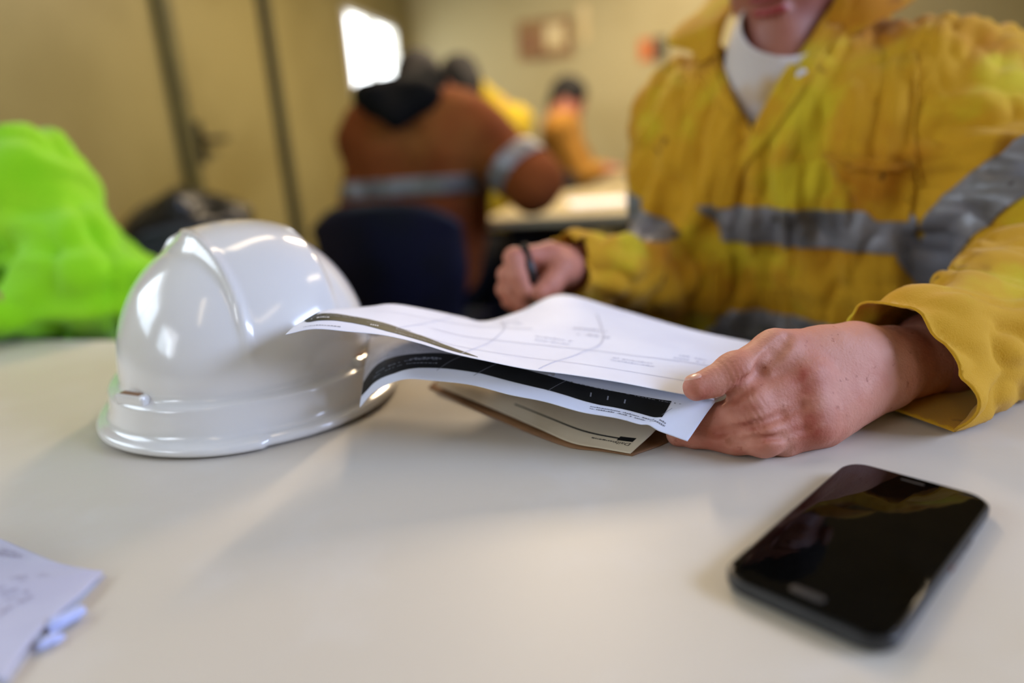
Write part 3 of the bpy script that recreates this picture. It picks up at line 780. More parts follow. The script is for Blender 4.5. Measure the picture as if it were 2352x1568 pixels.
def chair(label, s, t, rz, proto=[None], group='navy plastic chairs at the tables'):
    if proto[0] is None:
        root = empty('plastic_chair'); 
        nu, nv = 18, 22; vs = []; fs = []
        def P(u, v):                     # seat and back in one moulded shell would be two parts here
            return None
        def shell(name, fn, nu, nv):
            vs = [fn(i / nu, j / nv) for i in range(nu + 1) for j in range(nv + 1)]
            fs = [(i * (nv + 1) + j, (i + 1) * (nv + 1) + j, (i + 1) * (nv + 1) + j + 1, i * (nv + 1) + j + 1) for i in range(nu) for j in range(nv)]
            return solid(mesh(name, vs, fs, MT['chair'], root), .006)
        def back(u, v):
            x = (u - .5) * 2; w = .185 + .035 * sstep(0, .5, v); e = max(0, (v - .82) / .18)
            w *= math.sqrt(max(0, 1 - (e * .62) ** 3)); z = .47 + .36 * v - .045 * sstep(.72, 1, v) * abs(x) ** 3.5
            return (x * w, -.19 - .07 * v + .055 * x * x, z)
        def seat(u, v):
            x = (u - .5) * 2; w = .20 - .015 * sstep(.6, 0, v); y = -.19 + .40 * v
            return (x * w, y, .445 - .02 * math.exp(-((v - .35) / .25) ** 2) * (1 - x * x) - .03 * sstep(.85, 1.05, v) + .025 * sstep(.15, 0, v))
        shell('backrest', back, 20, 20); shell('seat', seat, 16, 16)
        for (x, y, X, Y) in ((-.16, -.15, -.20, -.22), (.16, -.15, .20, -.22), (-.16, .14, -.20, .19), (.16, .14, .20, .19)):
            tube('leg', [(X, Y, .0), (x, y, .425)], .011, MT['steel'], root)
        tube('stretcher', [(-.16, -.15, .42), (.16, -.15, .42)], .010, MT['steel'], root); tube('stretcher', [(-.16, .14, .42), (.16, .14, .42)], .010, MT['steel'], root)
        proto[0] = root
    else:
        root = proto[0].copy(); COL.objects.link(root)
        for ch in list(proto[0].children):
            c = ch.copy(); COL.objects.link(c); c.parent = root
    p = RM(s, t, 0); root.location = p; root.rotation_euler = (0, 0, rz)
    tag(root, label, 'chair', group); return root

def facing(v): return math.atan2(v[1], v[0]) - math.pi / 2
e3 = np.append(EX, 0); t3 = np.append(ET, 0)

def legs(f, hip, fwd, side, r=.085, floor=.03, spread=.10, thigh=.40):
    for q in (-1, 1):
        h = np.array(hip) + side * q * .09; kn = h + fwd * thigh + side * q * (spread - .05) + UP * .01; an = np.array([*(kn + fwd * .02)[:2], floor + .07])
        f.cap(h, kn, r, r * .72, k=.04); f.cap(kn, an, r * .70, r * .52, k=.03)
def shoes(parent, hip, fwd, side, spread=.10, thigh=.40):
    for q in (-1, 1):
        h = np.array(hip) + side * q * .09; kn = h + fwd * thigh + side * q * (spread - .05); an = np.array([*(kn + fwd * .02)[:2], .05])
        f = Field(an - .2, an + .22, .012); f.cap(an - fwd * .04, an + fwd * .14, .045, .038, k=.01, flat=(UP, .9)); f.cap(an, an + UP * .06, .045, .05, k=.02)
        f.plane(an * [1, 1, 0] + [0, 0, .006], -UP)
        build('boot', f, MT['black'], parent, it=1)

# ---- worker in the orange jacket, seen from behind
def orange_worker():
    root = empty('person', RM(1.13, 3.3)); tag(root, 'person in a rust-orange work jacket with dark hood seen from behind on the navy chair', 'person')
    fwd = -t3; side = e3
    Lsh = W(835, 300, 1.93); Rsh = W(1085, 290, 1.86); Rel = W(1225, 425, 1.80); Rha = W(1140, 420, 1.62) * 0 + W(1215, 440, 1.98) + UP * .02
    hip = RM(1.10, 3.22, .57); nb = (Lsh + Rsh) / 2 + UP * .03 + fwd * .03
    hd = W(962, 204, 2.20)
    f = Field(*bounds([hip, nb, Lsh, Rsh, Rel, Rha, hd + UP * .15, hip + fwd * .1, Rel - UP * .1], .16), .011)
    add_head(f, hd, fwd * .75 - UP * .66, s=.9, detail=False); f.cap(hd - UP * .04, nb, .055, .06, k=.03)
    f.cap(hip, nb, .12, .10, k=.05); f.cap(Rsh, Rel, .05, .04); f.cap(Rel, Rha, .038, .028); f.ell(Rha, (.05, .04, .025)); f.cap(Rha, Rha + fwd * .09, .012, .01, k=.01)
    for d in (-.03, -.01, .012, .034): f.cap(Rha + side * d * .8, Rha + side * d * 1.2 + fwd * .10, .010, .008, k=.006)
    build('body', f, MT['skin'], root)
    f = Field(*bounds([hip, nb, Lsh, Rsh, Rel, Rha], .20), .011)
    waist = RM(1.09, 3.29, .64)
    f.cap((Lsh * .8 + Rsh * .2), (Rsh * .8 + Lsh * .2), .10, .10, k=.06)
    for q in (-1, 1):
        f.cap(nb * .45 + (Rsh if q > 0 else Lsh) * .55 - UP * .10, waist + side * q * .095, .125, .135, k=.07)
    f.cap(Lsh - UP * .02, Lsh - UP * .26 + fwd * .12 - side * .01, .075, .07, k=.04)
    f.cap(Lsh - UP * .26 + fwd * .12 - side * .01, W(900, 430, 2.25), .07, .05, k=.03)
    f.cap(Rsh - UP * .01, Rel + UP * .01, .085, .078, k=.045); f.cap(Rel, Rha - fwd * .02, .072, .048, k=.03)
    o, V, Q = build('jacket', f, MT['orange'], root, amp=.012, freq=9)
    def band(name, keep, p0, p1, n, lift=.002):
        bm = bmesh.new(); N = normals(V, Q); vv = [bm.verts.new(v - np.array(wloc(root))) for v in V + N * lift]
        K = keep(V[Q].mean(1))
        for q in Q[K]: bm.faces.new([vv[i] for i in q])
        bmesh.ops.delete(bm, geom=[v for v in bm.verts if not v.link_faces], context='VERTS')
        for p, s in ((p0, 1), (p1, -1)):
            g = bm.verts[:] + bm.edges[:] + bm.faces[:]
            bmesh.ops.bisect_plane(bm, geom=g, plane_co=Vector(p - np.array(wloc(root))), plane_no=Vector(n) * s, clear_inner=True)
        me = bpy.data.meshes.new(name); bm.to_mesh(me); bm.free(); me.polygons.foreach_set('use_smooth', [True] * len(me.polygons)); me.materials.append(MT['tape'])
        return solid(link(name, me, o), .0015, 1)
    zb = W(900, 448, 1.95)[2]; zt = W(900, 408, 1.95)[2]
    arm = lambda P: ((P - Rsh) @ uv(Rel - Rsh) > .06) & ((P - Rsh) @ uv(side) > .02)
    band('reflective_band', lambda P: ~arm(P) & (P[:, 2] < zt + .03) & (P[:, 2] > zb - .03), np.array([0, 0, zb]), np.array([0, 0, zt]), UP)
    ax = uv(Rel - Rsh)
    band('reflective_band', lambda P: arm(P), Rsh + ax * .155, Rsh + ax * .205, ax)
    # dark hood lying on the shoulders
    f = Field(nb - .3, nb + .3, .010)
    f.cap(W(840, 222, 1.84), W(985, 222, 1.80), .040, .040, k=.03); f.cap(W(870, 232, 1.80), W(908, 272, 1.765), .046, .022, k=.04); f.cap(W(955, 230, 1.79), W(908, 272, 1.765), .046, .022, k=.04)
    f.cap(W(915, 212, 1.84), W(985, 196, 1.88), .040, .052, k=.04)
    build('hood', f, MT['black'], root, amp=.006, freq=14)
    f = Field(hd - .2, hd + .2, .010); add_hair(f, hd, fwd * .75 - UP * .66, s=.88); build('hair', f, MT['brownhair'], root, amp=.006, freq=60)
    f = Field(*bounds([hip, hip + fwd * .5, hip + side * .2, hip - side * .2, hip * [1, 1, 0]], .14), .013); f.cap(hip - side * .08, hip + side * .08, .12, k=.05); legs(f, hip, fwd, side)
    build('trousers', f, MT['navy'], root); shoes(root, hip, fwd, side)
orange_worker()
CH = RM(1.105, 3.30)
chair('navy moulded plastic chair behind the white hard hat, under the worker in orange', 1.10, 3.26, facing(-t3))

def side_worker(label, hd, sh, hip, fwd, jm, hm, hand, arm_m=None, s=1.):
    root = empty('person', np.array([hip[0], hip[1], 0])); tag(root, label, 'person')
    side = np.cross(fwd, UP); nb = np.array(sh) + UP * .05
    shl = np.array(sh) - side * .16; shr = np.array(sh) + side * .16
    P = [hip, hd + UP * .15, nb, shl, shr, hand, hip * [1, 1, 0]]
    f = Field(*bounds(P, .2), .013)
    add_head(f, hd, fwd * .85 - UP * .45, detail=False); f.cap(hd - UP * .05, nb, .048, .045, k=.02); f.cap(hip, nb, .10, .09, k=.05)
    for q, S in ((-1, shl), (1, shr)):
        el = S - UP * .24 + fwd * .12; H = np.array(hand) + side * q * .07
        f.cap(S, el, .045, .036); f.cap(el, H, .034, .026); f.ell(H, (.045, .045, .03))
        for d in (-.028, -.009, .01, .03): f.cap(H + side * d * .8, H + side * d + fwd * .085, .010, .008, k=.006)
    build('body', f, MT['facesk'], root)
    f = Field(*bounds(P, .2), .013)
    f.cap(shl, shr, .09, k=.05); f.cap(nb - UP * .01, nb * .25 + hd * .75 - fwd * .035, .098, .066, k=.04)
    for q in (-1, 1): f.cap(np.array(sh) + side * q * .07 - UP * .10, np.array(hip) + side * q * .07 + UP * .03, .12, .125, k=.06)
    for q, S in ((-1, shl), (1, shr)):
        el = S - UP * .24 + fwd * .12; H = np.array(hand) + side * q * .07 - fwd * .04; f.cap(S, el, .07, .062, k=.03); f.cap(el, H, .058, .042, k=.02)
    build('jacket', f, jm, root, amp=.012, freq=9)
    f = Field(hd - .2, hd + .2, .011); add_hair(f, hd, fwd * .85 - UP * .45); build('hair', f, hm, root, amp=.006, freq=60)
    f = Field(*bounds([hip, hip + fwd * .5, hip + side * .2, hip - side * .2, hip * [1, 1, 0]], .14), .014); f.cap(hip - side * .08, hip + side * .08, .12, k=.05); legs(f, hip, fwd, side)
    build('trousers', f, MT['navy'], root); shoes(root, hip, fwd, side)
    return root
y = side_worker('dark-haired person in a bright yellow top beyond the worker in orange', W(1057, 200, 3.0), W(1128, 285, 3.10), RM(1.15, 2.02, .57), uv(-t3 * .5 - e3 * .85), mat('bright_yellow_cotton', (178, 152, 16), .9), MT['hair'], RM(.86, 1.86, .79))
chair('navy plastic chair under the person in bright yellow beyond the worker in orange', 1.18, 2.04, facing(-t3 * .5 - e3 * .85))
y2 = side_worker('dark-haired person in an ochre shirt, furthest away by the far wall', W(1306, 235, 3.7), W(1292, 300, 3.72), RM(1.28, 1.36, .57), e3, mat('ochre_cotton', (152, 106, 26), .9), MT['hair'], RM(1.56, 1.42, .80))
chair('navy plastic chair under the furthest person in ochre', 1.26, 1.36, facing(e3))
# grey tray-like case lying by the far person's hands
tag(quadbox('dark_case', 1.68, 1.82, 1.40, 1.50, .741, .80, MT['black'], bev=.01), 'small dark case on the furthest table beside the person in ochre', 'case')
table(1.3, 3.3, 1.98, 3.17, .74, 'cream laminate table beside the worker in orange', top='table2')
table(1.5, 3.6, .62, 1.66, .74, 'cream laminate table nearest the far wall', top='table2')
# papers on the second table
for (s_, t_, r_, l_) in ((1.62, 2.75, .2, 'white sheet on the second table right of the worker in orange'), (1.95, 2.35, -.3, 'white sheet on the second table nearer the man in yellow')):
    o = box('paper_sheet', RM(s_, t_, .7415), (.21, .297, .001), MT['paper'], rz=YAW + r_); tag(o, l_, 'paper')

# ---- black bin bag over a bin by the left wall
def bin_():
    c = RM(.25, 3.12, 0); root = empty('waste_bin', c); tag(root, 'grey bin lined with a crumpled black bag against the left wall', 'bin')
    vs = []; n = 28
    for (r, z) in ((.15, .002), (.155, .02), (.175, .62), (.18, .63), (.17, .63), (.165, .60)):
        for k in range(n): vs.append(c + [r * math.cos(2 * math.pi * k / n), r * math.sin(2 * math.pi * k / n), z])
    fs = [(j * n + k, j * n + (k + 1) % n, (j + 1) * n + (k + 1) % n, (j + 1) * n + k) for j in range(5) for k in range(n)] + [tuple(range(n))[::-1]]
    mesh('tub', vs, fs, MT['bin'], root)
    f = Field(c + [-.32, -.32, .35], c + [.32, .32, 1.0], .010)
    f.cap(c + [0, 0, .50], c + [0, 0, .72], .19, .16, k=.03)
    for (x, y, z, r) in ((-.10, -.05, .76, .085), (.02, -.08, .80, .075), (.12, .02, .78, .08), (-.02, .08, .80, .07), (.09, -.1, .74, .07), (-.14, .05, .70, .07)): f.ell(c + [x, y, z], (r, r, r), k=.03)
    build('bin_bag', f, MT['bag'], root, amp=.04, freq=9, it=1)
bin_()

# ---- person in neon green at the left edge
def neon_worker():
    hip = RM(.80, 4.10, .57); root = empty('person', hip * [1, 1, 0]); tag(root, 'person in a neon green top leaning on the table at the left edge', 'person')
    fwd = uv(t3 * .95 - e3 * .05); side = np.cross(fwd, UP)          # side points to the wearer's right
    Ls = W(62, 430, 1.0); Rs = Ls + side * .34 - fwd * .03; nb = (Ls + Rs) / 2 + UP * .045
    hd = nb + UP * .155 + fwd * .06
    Le = W(222, 668, .955); Lh = W(-50, 724, .90)
    Re = Rs - UP * .22 + fwd * .13; Rh = Re + fwd * .12 - side * .16 + UP * 0; Rh[2] = .79
    P = [hip, hd + UP * .15, nb, Ls, Rs, Le, Lh, Re, Rh]
    f = Field(*bounds(P, .14), .009)
    L = add_head(f, hd, fwd * .9 - UP * .4); f.cap(hd - UP * .05, nb, .055, .062, k=.03); f.cap(hip, nb, .12, .09, k=.05)
    for S, E_, H, q in ((Ls, Le, Lh, -1), (Rs, Re, Rh, 1)):
        f.cap(S, E_, .045, .037); f.cap(E_, H, .036, .026); d = uv(H - E_); f.cap(H, H + d * .05, .030, .034, k=.02, flat=(UP, .6))
        w = np.cross(d, UP)
        for a in (-.030, -.010, .010, .028): f.cap(H + d * .05 + w * a, H + d * .13 + w * a * 1.2 - UP * .008, .010, .008, k=.005)
        f.cap(H + w * .03 * q, H + d * .06 + w * .055 * q, .012, .010, k=.008)
    build('body', f, MT['facesk'], root)
    f = Field(*bounds(P, .17), .0085)
    f.cap(Ls, Rs, .085, k=.05); bot = W(190, 800, 1.06)
    for q in (-1, 1): f.cap(nb + side * q * .10 - UP * .14, hip + side * q * .09 + UP * .04, .125, .13, k=.06)
    f.cap(nb - UP * .02, nb + UP * .03, .085, .075, k=.03)
    f.cap(Ls + UP * .0, Le, .082, .066, k=.04); f.cap(Le, Lh + (Le - Lh) * .12, .060, .040, k=.03); f.cap(Rs, Re, .08, .06, k=.04); f.cap(Re, Rh + (Re - Rh) * .15, .06, .04, k=.03)
    f.cap(W(235, 700, 1.02), W(240, 830, 1.06), .045, .06, k=.02)
    V, Q = f.net(); V = relax(V, Q, 2); N = normals(V, Q)
    a = uv(Le - Ls); q = V - Ls; al = q @ a; ra = np.einsum('ij,ij->i', q - al[:, None] * a, q - al[:, None] * a) ** .5
    fold = np.sin((al * 70 + (V @ uv(np.cross(a, fwd))) * 60) + fbm(V * 9, 2) * 5) * .0045 - np.clip(1 - np.abs(noise(V * [13, 13, 8])) / .3, 0, 1) ** 1.5 * .012 + fbm(V * 16, 2) * .007
    V = V + N * fold[:, None]
    mesh('sweatshirt', V, Q, MT['neon'], root)
    f = Field(hd - .2, hd + .2, .010); add_hair(f, hd, fwd * .9 - UP * .4); build('hair', f, MT['brownhair'], root, amp=.006, freq=60)
    f = Field(*bounds([hip, hip + fwd * .5, hip + side * .2, hip - side * .2, hip * [1, 1, 0]], .14), .014); f.cap(hip - side * .08, hip + side * .08, .12, k=.05); legs(f, hip, fwd, side)
    build('trousers', f, MT['navy'], root); shoes(root, hip, fwd, side)
neon_worker()
chair('navy plastic chair under the person in neon green', .80, 4.05, facing(t3))

# ------------------------------------------------------------------ the man in the yellow work shirt
def main_worker():
    root = empty('person', RM(2.05, 4.02)); tag(root, 'person in a stained yellow work shirt with grey bands, holding document sheets', 'person')
    rw = np.array(wloc(root))
    Rs = W(1590, 262, .985); Ls = W(2170, 215, .785); ax = uv((Ls - Rs) * [1, 1, 0]); FB = uv(np.cross(ax, UP)); FB = -FB if FB[1] > 0 else FB
    nb = (Rs + Ls) / 2 + UP * .05 - FB * .01
    hip = nb * [1, 1, 0] - FB * .13 + UP * .58
    Re = W(1535, 640, .945); Rw = W(1345, 615, .835)
    Le = W(2520, 700, .640); Lw = W(2035, 846, .503)
    # ---------------- head, neck, arms
    fwd = uv([-.58, -.80, -.42]); r_ = uv(np.cross(fwd, UP)); u_ = np.cross(r_, fwd)
    mouth = W(1768, 8, .800); hd = mouth - .088 * fwd + .067 * u_
    def body_coarse():
        f = Field(*bounds([nb, hd + UP * .10, Rs, Ls, Re, Rw, Le, Lw, hip], .12), .0048)
        add_head(f, hd, fwd); f.cap(hd - u_ * .05 - fwd * .02, nb - UP * .02, .058, .066, k=.03); f.cap(hd - u_ * .10 + fwd * .02, W(1785, 175, .845), .040, .045, k=.03)
        f.cap(Rs - ax * -.02, Ls - ax * .02, .055, k=.04); f.cap(hip, nb - UP * .1, .13, .10, k=.06)
        f.cap(Rs, Re, .052, .042); f.cap(Re, Rw, .040, .030); f.cap(Ls, Le, .056, .046); f.cap(Le, Le + (Lw - Le) * .8, .045, .034)
        V, Q = f.net(); V = relax(V, Q, 1); return V, Q
    # ---------------- left hand (holds the sheets)
    def left_hand():
        w_ = lambda x, y, z: W(x, y, z)
        wr = w_(2035, 848, .500); fa = Lw + (Le - Lw) * .75
        cmc = w_(1962, 812, .486); tm = w_(1782, 812, .462); ti = w_(1690, 858, .4485); tt = w_(1600, 889, .4415)
        im, ip, idd, it = w_(1850, 872, .4565), w_(1722, 930, .4465), w_(1652, 966, .460), w_(1560, 996, .470)
        mm, mp, md, mt_ = w_(1858, 930, .452), w_(1732, 972, .4445), w_(1662, 998, .455), w_(1596, 1003, .464)
        rm, rp, rd, rt = w_(1868, 972, .4485), w_(1755, 1004, .4410), w_(1690, 1010, .4500), w_(1640, 1000, .462)
        pm, pp, pd = w_(1890, 985, .459), w_(1800, 1012, .449), w_(1740, 1005, .459)
        pts = [wr, cmc, tt, it, mt_, rt, pm, pp, fa]
        f = Field(*bounds(pts, .045), .00115)
        sd = uv(w_(2035, 930, .5) - w_(2035, 760, .5)); ar = uv(fa - wr); nn = np.cross(sd, ar)
        f.cap(wr + nn * 0, fa, .0265, .037, k=.01, flat=(nn, .84))
        f.cap(wr - sd * .007, cmc, .021, .020, k=.016)
        for a, ra, rb in ((im, .021, .0145), (mm, .021, .0142), (rm, .020, .0135), (pm, .018, .0118)):
            f.cap(wr + (a - wr) * .12, a, ra, rb, k=.013)
        # thumb
        f.cap(cmc, tm, .0195, .0162, k=.014); f.cap(tm, ti, .0155, .0126, k=.006); f.cap(ti, tt, .0128, .0088, k=.005); f.ell(ti, (.0132,) * 3, k=.006)
        f.cap(cmc * .62 + tm * .38, im * .5 + wr * .5, (.0152), .015, k=.014)              # first web
        # fingers
        for (a, b, c, d, r) in ((im, ip, idd, it, .0134), (mm, mp, md, mt_, .0126), (rm, rp, rd, rt, .0118)):
            f.cap(a, b, r * 1.0, r * .97, k=.0045); f.cap(b, c, r * .93, r * .80, k=.004); f.cap(c, d, r * .80, r * .66, k=.004)
            f.ell(b, (r * 1.03,) * 3, k=.005); f.ell(a - nn * 0, (r * 1.10,) * 3, k=.008)
        f.cap(pm, pp, .0108, .0102, k=.004); f.cap(pp, pd, .0098, .0085, k=.004)
        # tendons, creases
        up = uv(CAM - wr)
        for a in (im, mm, rm): f.cap(a + (wr - a) * .10 + up * .0118, a + (wr - a) * .70 + up * .0185, .0022, .0016, k=.007)
        def groove(pts, r0, r1, k, sink=0.):
            S = [f.surf(x, y, .40, .56) for (x, y) in pts]; n = len(S) - 1
            S = [s + (s - CAM) / np.linalg.norm(s - CAM) * sink for s in S]
            for i in range(n): f.cap(S[i], S[i + 1], r0 + (r1 - r0) * i / n, r0 + (r1 - r0) * (i + 1) / n, k=k, sub=True)
        groove([(1812, 770), (1798, 790), (1780, 812), (1763, 832), (1746, 852)], .0012, .0030, .007)
        groove([(1746, 852), (1716, 884), (1684, 908), (1656, 920)], .0042, .0022, .005, .0)
        groove([(1845, 930), (1800, 952), (1745, 974), (1690, 988), (1640, 996)], .0014, .0026, .004)
        groove([(1850, 985), (1800, 1002), (1740, 1008), (1680, 1014)], .0012, .0022, .004)
        V, Q = f.net(); V = relax(V, Q, 2); N = normals(V, Q)
        d = np.zeros(len(V))
        def wrinkle(c, axis, rad, amp, frq):
            q = V - c; a = q @ uv(axis); m = np.exp(-(np.linalg.norm(q, axis=1) / rad) ** 2)
            return -amp * m * np.clip(np.cos(a * frq + fbm(V * 160, 1) * 1.2), .2, 1)
        d += wrinkle(ip + up * .012, idd - ip, .011, .0006, 2 * math.pi / .0032)
        d += wrinkle(mp + up * .012, md - mp, .010, .0005, 2 * math.pi / .0030)
        d += wrinkle(ti + up * .012, tt - ti, .010, .0007, 2 * math.pi / .0034)
        d += fbm(V * 70, 2) * .0006 + fbm(V * 420, 1) * .00010
        V = V + N * d[:, None]
        fl = np.zeros(len(V))
        for c, r, a in ((im + up * .014, .012, .85), (rm + up * .012 - ar * .002, .012, .9), (mm + up * .012, .010, .5), (ip + up * .012, .012, .55), (mp + up * .01, .010, .6), (rp + up * .01, .010, .5), (ti + up * .01, .010, .45), (tt, .012, .7), (rd, .02, .5), (md, .02, .5), (idd, .02, .4)):
            fl = np.maximum(fl, a * np.exp(-(np.linalg.norm(V - c, axis=1) / r) ** 2))
        fl = np.clip(fl * (.8 + fbm(V * 120, 2) * .9), 0, 1)
        return V, Q, (ti, tt), fl
    # ---------------- right hand (holds the pen)
    pen_a, pen_b = W(1202, 560, .738), W(1240, 690, .752)
    def right_hand():
        g = W; wr = Rw; 
        kn = [g(1262, 582, .772), g(1250, 606, .782), g(1246, 632, .790), g(1250, 655, .798)]
        pp = [g(1180, 592, .742), g(1166, 632, .752), g(1162, 664, .764), g(1172, 690, .776)]
        tp = [g(1206, 668, .738), g(1196, 692, .750), g(1196, 704, .764), g(1210, 712, .778)]
        fa = Rw + (Re - Rw) * .5
        f = Field(*bounds(kn + pp + tp + [wr, fa, g(1290, 640, .76)], .035), .0016)
        f.cap(fa, wr, .034, .027, k=.01)
        for i, (a, b, c) in enumerate(zip(kn, pp, tp)):
            r = (.0112, .0112, .0106, .0092)[i]; mid = b * .45 + c * .55 + (g(1160, 640, .745) - g(1190, 640, .745)) * .12
            f.cap(wr, a, .018, .0135, k=.014); f.cap(a, b, r * 1.08, r, k=.005); f.cap(b, mid, r * .98, r * .9, k=.004); f.cap(mid, c, r * .88, r * .74, k=.004)
        f.cap(wr, g(1288, 618, .768), .020, .017, k=.014); f.cap(g(1288, 618, .768), g(1262, 655, .752), .0148, .0135, k=.006); f.cap(g(1262, 655, .752), g(1240, 672, .738), .0128, .0095, k=.005)
        V, Q = f.net(); V = relax(V, Q, 1); V = V + normals(V, Q) * (fbm(V * 60, 2) * .0008)[:, None]; return V, Q
    A = body_coarse(); B = left_hand(); C = right_hand(); Vs = []; Fs = []; n = 0
    for V, Q in (A, B[:2], C): Vs.append(V); Fs.append(Q + n); n += len(V)
    body = mesh('body', np.concatenate(Vs), np.concatenate(Fs), [MT['skin'], MT['facesk']], root, mi=np.concatenate([np.ones(len(A[1]), int), np.zeros(len(B[1]) + len(C[1]), int)]))
    ti, tt = B[2]
    fa_ = body.data.attributes.new('flush', 'FLOAT', 'POINT'); fv = np.full(len(body.data.vertices), .25); fv[len(A[0]):len(A[0]) + len(B[0])] = B[3]; fa_.data.foreach_set('value', fv)
    # thumb nail
    f = Field(tt - .025, tt + .025, .0007); d = uv(tt - ti); upn = uv(np.array([-.15, .25, 1.])); upn = uv(upn - d * (upn @ d)); M = np.stack([d, np.cross(upn, d), upn], 1)
    f.ell(tt + upn * .0064 - d * .0005, (.0068, .0062, .0026), M, k=.001); build('thumbnail', f, MT['nail'], body, it=1)
    Mh = np.stack([r_, fwd, u_], 1); HL = lambda x, y, z: hd + Mh @ np.array([x, y, z])
    f = Field(hd - .16, hd + .16, .0025)
    f.ell(HL(0, .0885, -.0600), (.0245, .0115, .0052), Mh, k=.003); f.ell(HL(0, .0880, -.0745), (.0215, .0120, .0066), Mh, k=.002); build('lips', f, MT['lips'], body, it=1)
    f = Field(hd - .2, hd + .2, .008); add_hair(f, hd, fwd, front=.06); build('hair', f, MT['brownhair'], root, amp=.006, freq=60)
    tag(tube('pen', [pen_a, pen_a + (pen_b - pen_a) * .5, pen_b - (pen_b - pen_a) * .12, pen_b], [.0046, .0052, .0048, .0008], MT['pen'], None, n=14), 'black pen upright in the far hand of the person in yellow', 'pen')

    # ---------------- white undershirt
    bx = lambda x, y, z: nb + ax * x + FB * y + UP * z       # body frame: his left, forward, up
    f = Field(*bounds([nb, Rs, Ls, hip], .17), .006)
    f.cap(Rs + ax * .03 - UP * .015, Ls - ax * .03 - UP * .02, .052, k=.05)
    for q in (-1, 1): f.cap(bx(q * .085, .0, -.13), bx(q * .08, -.08, -.45), .115, .12, k=.06)
    f.cap(nb - UP * .04, nb + UP * .035 + FB * .03, .090, .078, k=.04); f.cap(nb, hd - u_ * .06 - fwd * .01, .076, .066, k=.02); f.cap(W(1785, 190, .848), W(1782, 110, .838), .052, .050, k=.03)
    f.cap(W(1790, 190, .865), W(1770, 330, .905), .050, .06, k=.05)
    V, Q = f.net(); V = relax(V, Q, 2)
    V = V + normals(V, Q) * (fbm(V * 12, 2) * .005)[:, None]
    bm = bmesh.new(); vv = [bm.verts.new(v) for v in V]
    for qd in Q: bm.faces.new([vv[i] for i in qd])
    bmesh.ops.bisect_plane(bm, geom=bm.verts[:] + bm.edges[:] + bm.faces[:], plane_co=Vector(W(1776, 134, .79)), plane_no=Vector(uv(UP + FB * 1.0 + ax * .5)), clear_outer=True)
    bmesh.ops.translate(bm, verts=bm.verts, vec=-Vector(rw)); me = bpy.data.meshes.new('undershirt'); bm.to_mesh(me); bm.free()
    me.polygons.foreach_set('use_smooth', [True] * len(me.polygons)); me.materials.append(MT['tshirt']); solid(link('undershirt', me, root), .002)

    # ---------------- yellow shirt
    h = .0042
    f = Field(*bounds([nb, Rs, Ls, Re, Rw, Le, Lw, hip], .16), h)
    f.cap(Rs + ax * .005 - UP * .01, Ls - ax * .005 - UP * .01, .083, .088, k=.06)
    f.cap(nb - UP * .03, nb + UP * .035, .10, .086, k=.05)
    for q in (-1, 1):
        f.cap(bx(q * .095, .015, -.13), bx(q * .085, -.03, -.30), .128, .135, k=.07)
        f.cap(bx(q * .085, -.03, -.30), bx(q * .08, -.10, -.50), .138, .14, k=.07)
    f.cap(W(1795, 215, .862), W(1785, 420, .875), .066, .075, k=.05)
    f.cap(Rs - UP * .01, Re, .074, .066, k=.035); f.cap(Re, W(1395, 625, .835), .066, .048, k=.02); f.cap(W(1395, 625, .835), W(1290, 612, .795), .047, .044, k=.015)
    f.cap(Ls - UP * .012, Le, .094, .078, k=.030)
    ce = W(2150, 815, .503); f.cap(Le, ce, .078, .050, k=.022); f.cap(ce, W(2020, 845, .485), .050, .052, k=.01); f.cap(ce + (Le - ce) * .2 - UP * .012, W(2130, 900, .466), .040, .034, k=.02)
    f.cap(W(2330, 590, .60), W(2200, 640, .545), .030, .018, k=.03)                     # fold over the elbow crook
    f.plane([0, 0, TZ + .0025], -UP) if False else None
    V, Q = f.net(); V = relax(V, Q, 2)
    # part masks
    def segd(P, a, b):
        ab = b - a; t = np.clip((P - a) @ ab / (ab @ ab), 0, 1); return np.linalg.norm(P - a - t[:, None] * ab, axis=1), t
    dl1, tl1 = segd(V, Ls, Le); dl2, tl2 = segd(V, Le, ce); dr1, tr1_ = segd(V, Rs, Re); dr2, tr2_ = segd(V, Re, W(1300, 615, .785))
    larm = np.maximum(sstep(.125, .095, dl1) * sstep(.12, .35, tl1), sstep(.11, .09, dl2)); rarm = np.maximum(sstep(.105, .08, dr1) * sstep(.15, .35, tr1_), sstep(.09, .07, dr2))
    N = normals(V, Q); q = V - nb; lx, lz, ly = q @ ax, q[:, 2], q @ FB
    # hanging folds on the chest fan out from the shoulders; drags across the sleeves
    ang = np.arctan2(lx, .42 - lz * -1 + .2)
    tors = np.sin(lx * 120 + lz * 18 * np.sign(lx) + fbm(V * 6, 2) * 5) * .0035 * sstep(.0, -.1, lz) + np.sin(lx * 55 + fbm(V * 5, 2) * 6) * .004 + fbm(V * 10, 3) * .006
    al = uv(Le - Ls); sl = np.sin(((V - Ls) @ uv(al + np.cross(al, FB) * .9)) * 85 + fbm(V * 7, 2) * 5) * .0035 + fbm(V * 11, 3) * .007
    a2 = uv(ce - Le); s2 = np.sin(((V - Le) @ uv(a2 * .5 + UP)) * 75 + fbm(V * 7, 2) * 6) * .0035 + fbm(V * 12, 3) * .006
    ar = uv(Re - Rs); s3 = np.sin(((V - Re) @ uv(ar * .4 + ax)) * 110 + fbm(V * 9, 2) * 5) * .005 + fbm(V * 13, 3) * .009
    D = tors * (1 - larm) * (1 - rarm) + np.where(dl1 < dl2, sl, s2) * larm + s3 * rarm
    # waist creases pulled under the tape
    D += np.exp(-((lz + .33) / .08) ** 2) * fbm(V * [14, 14, 30], 2) * .010 * (1 - larm)
    def ridge(P, w=.35): return np.clip(1 - np.abs(noise(P)) / w, 0, 1) ** 1.5
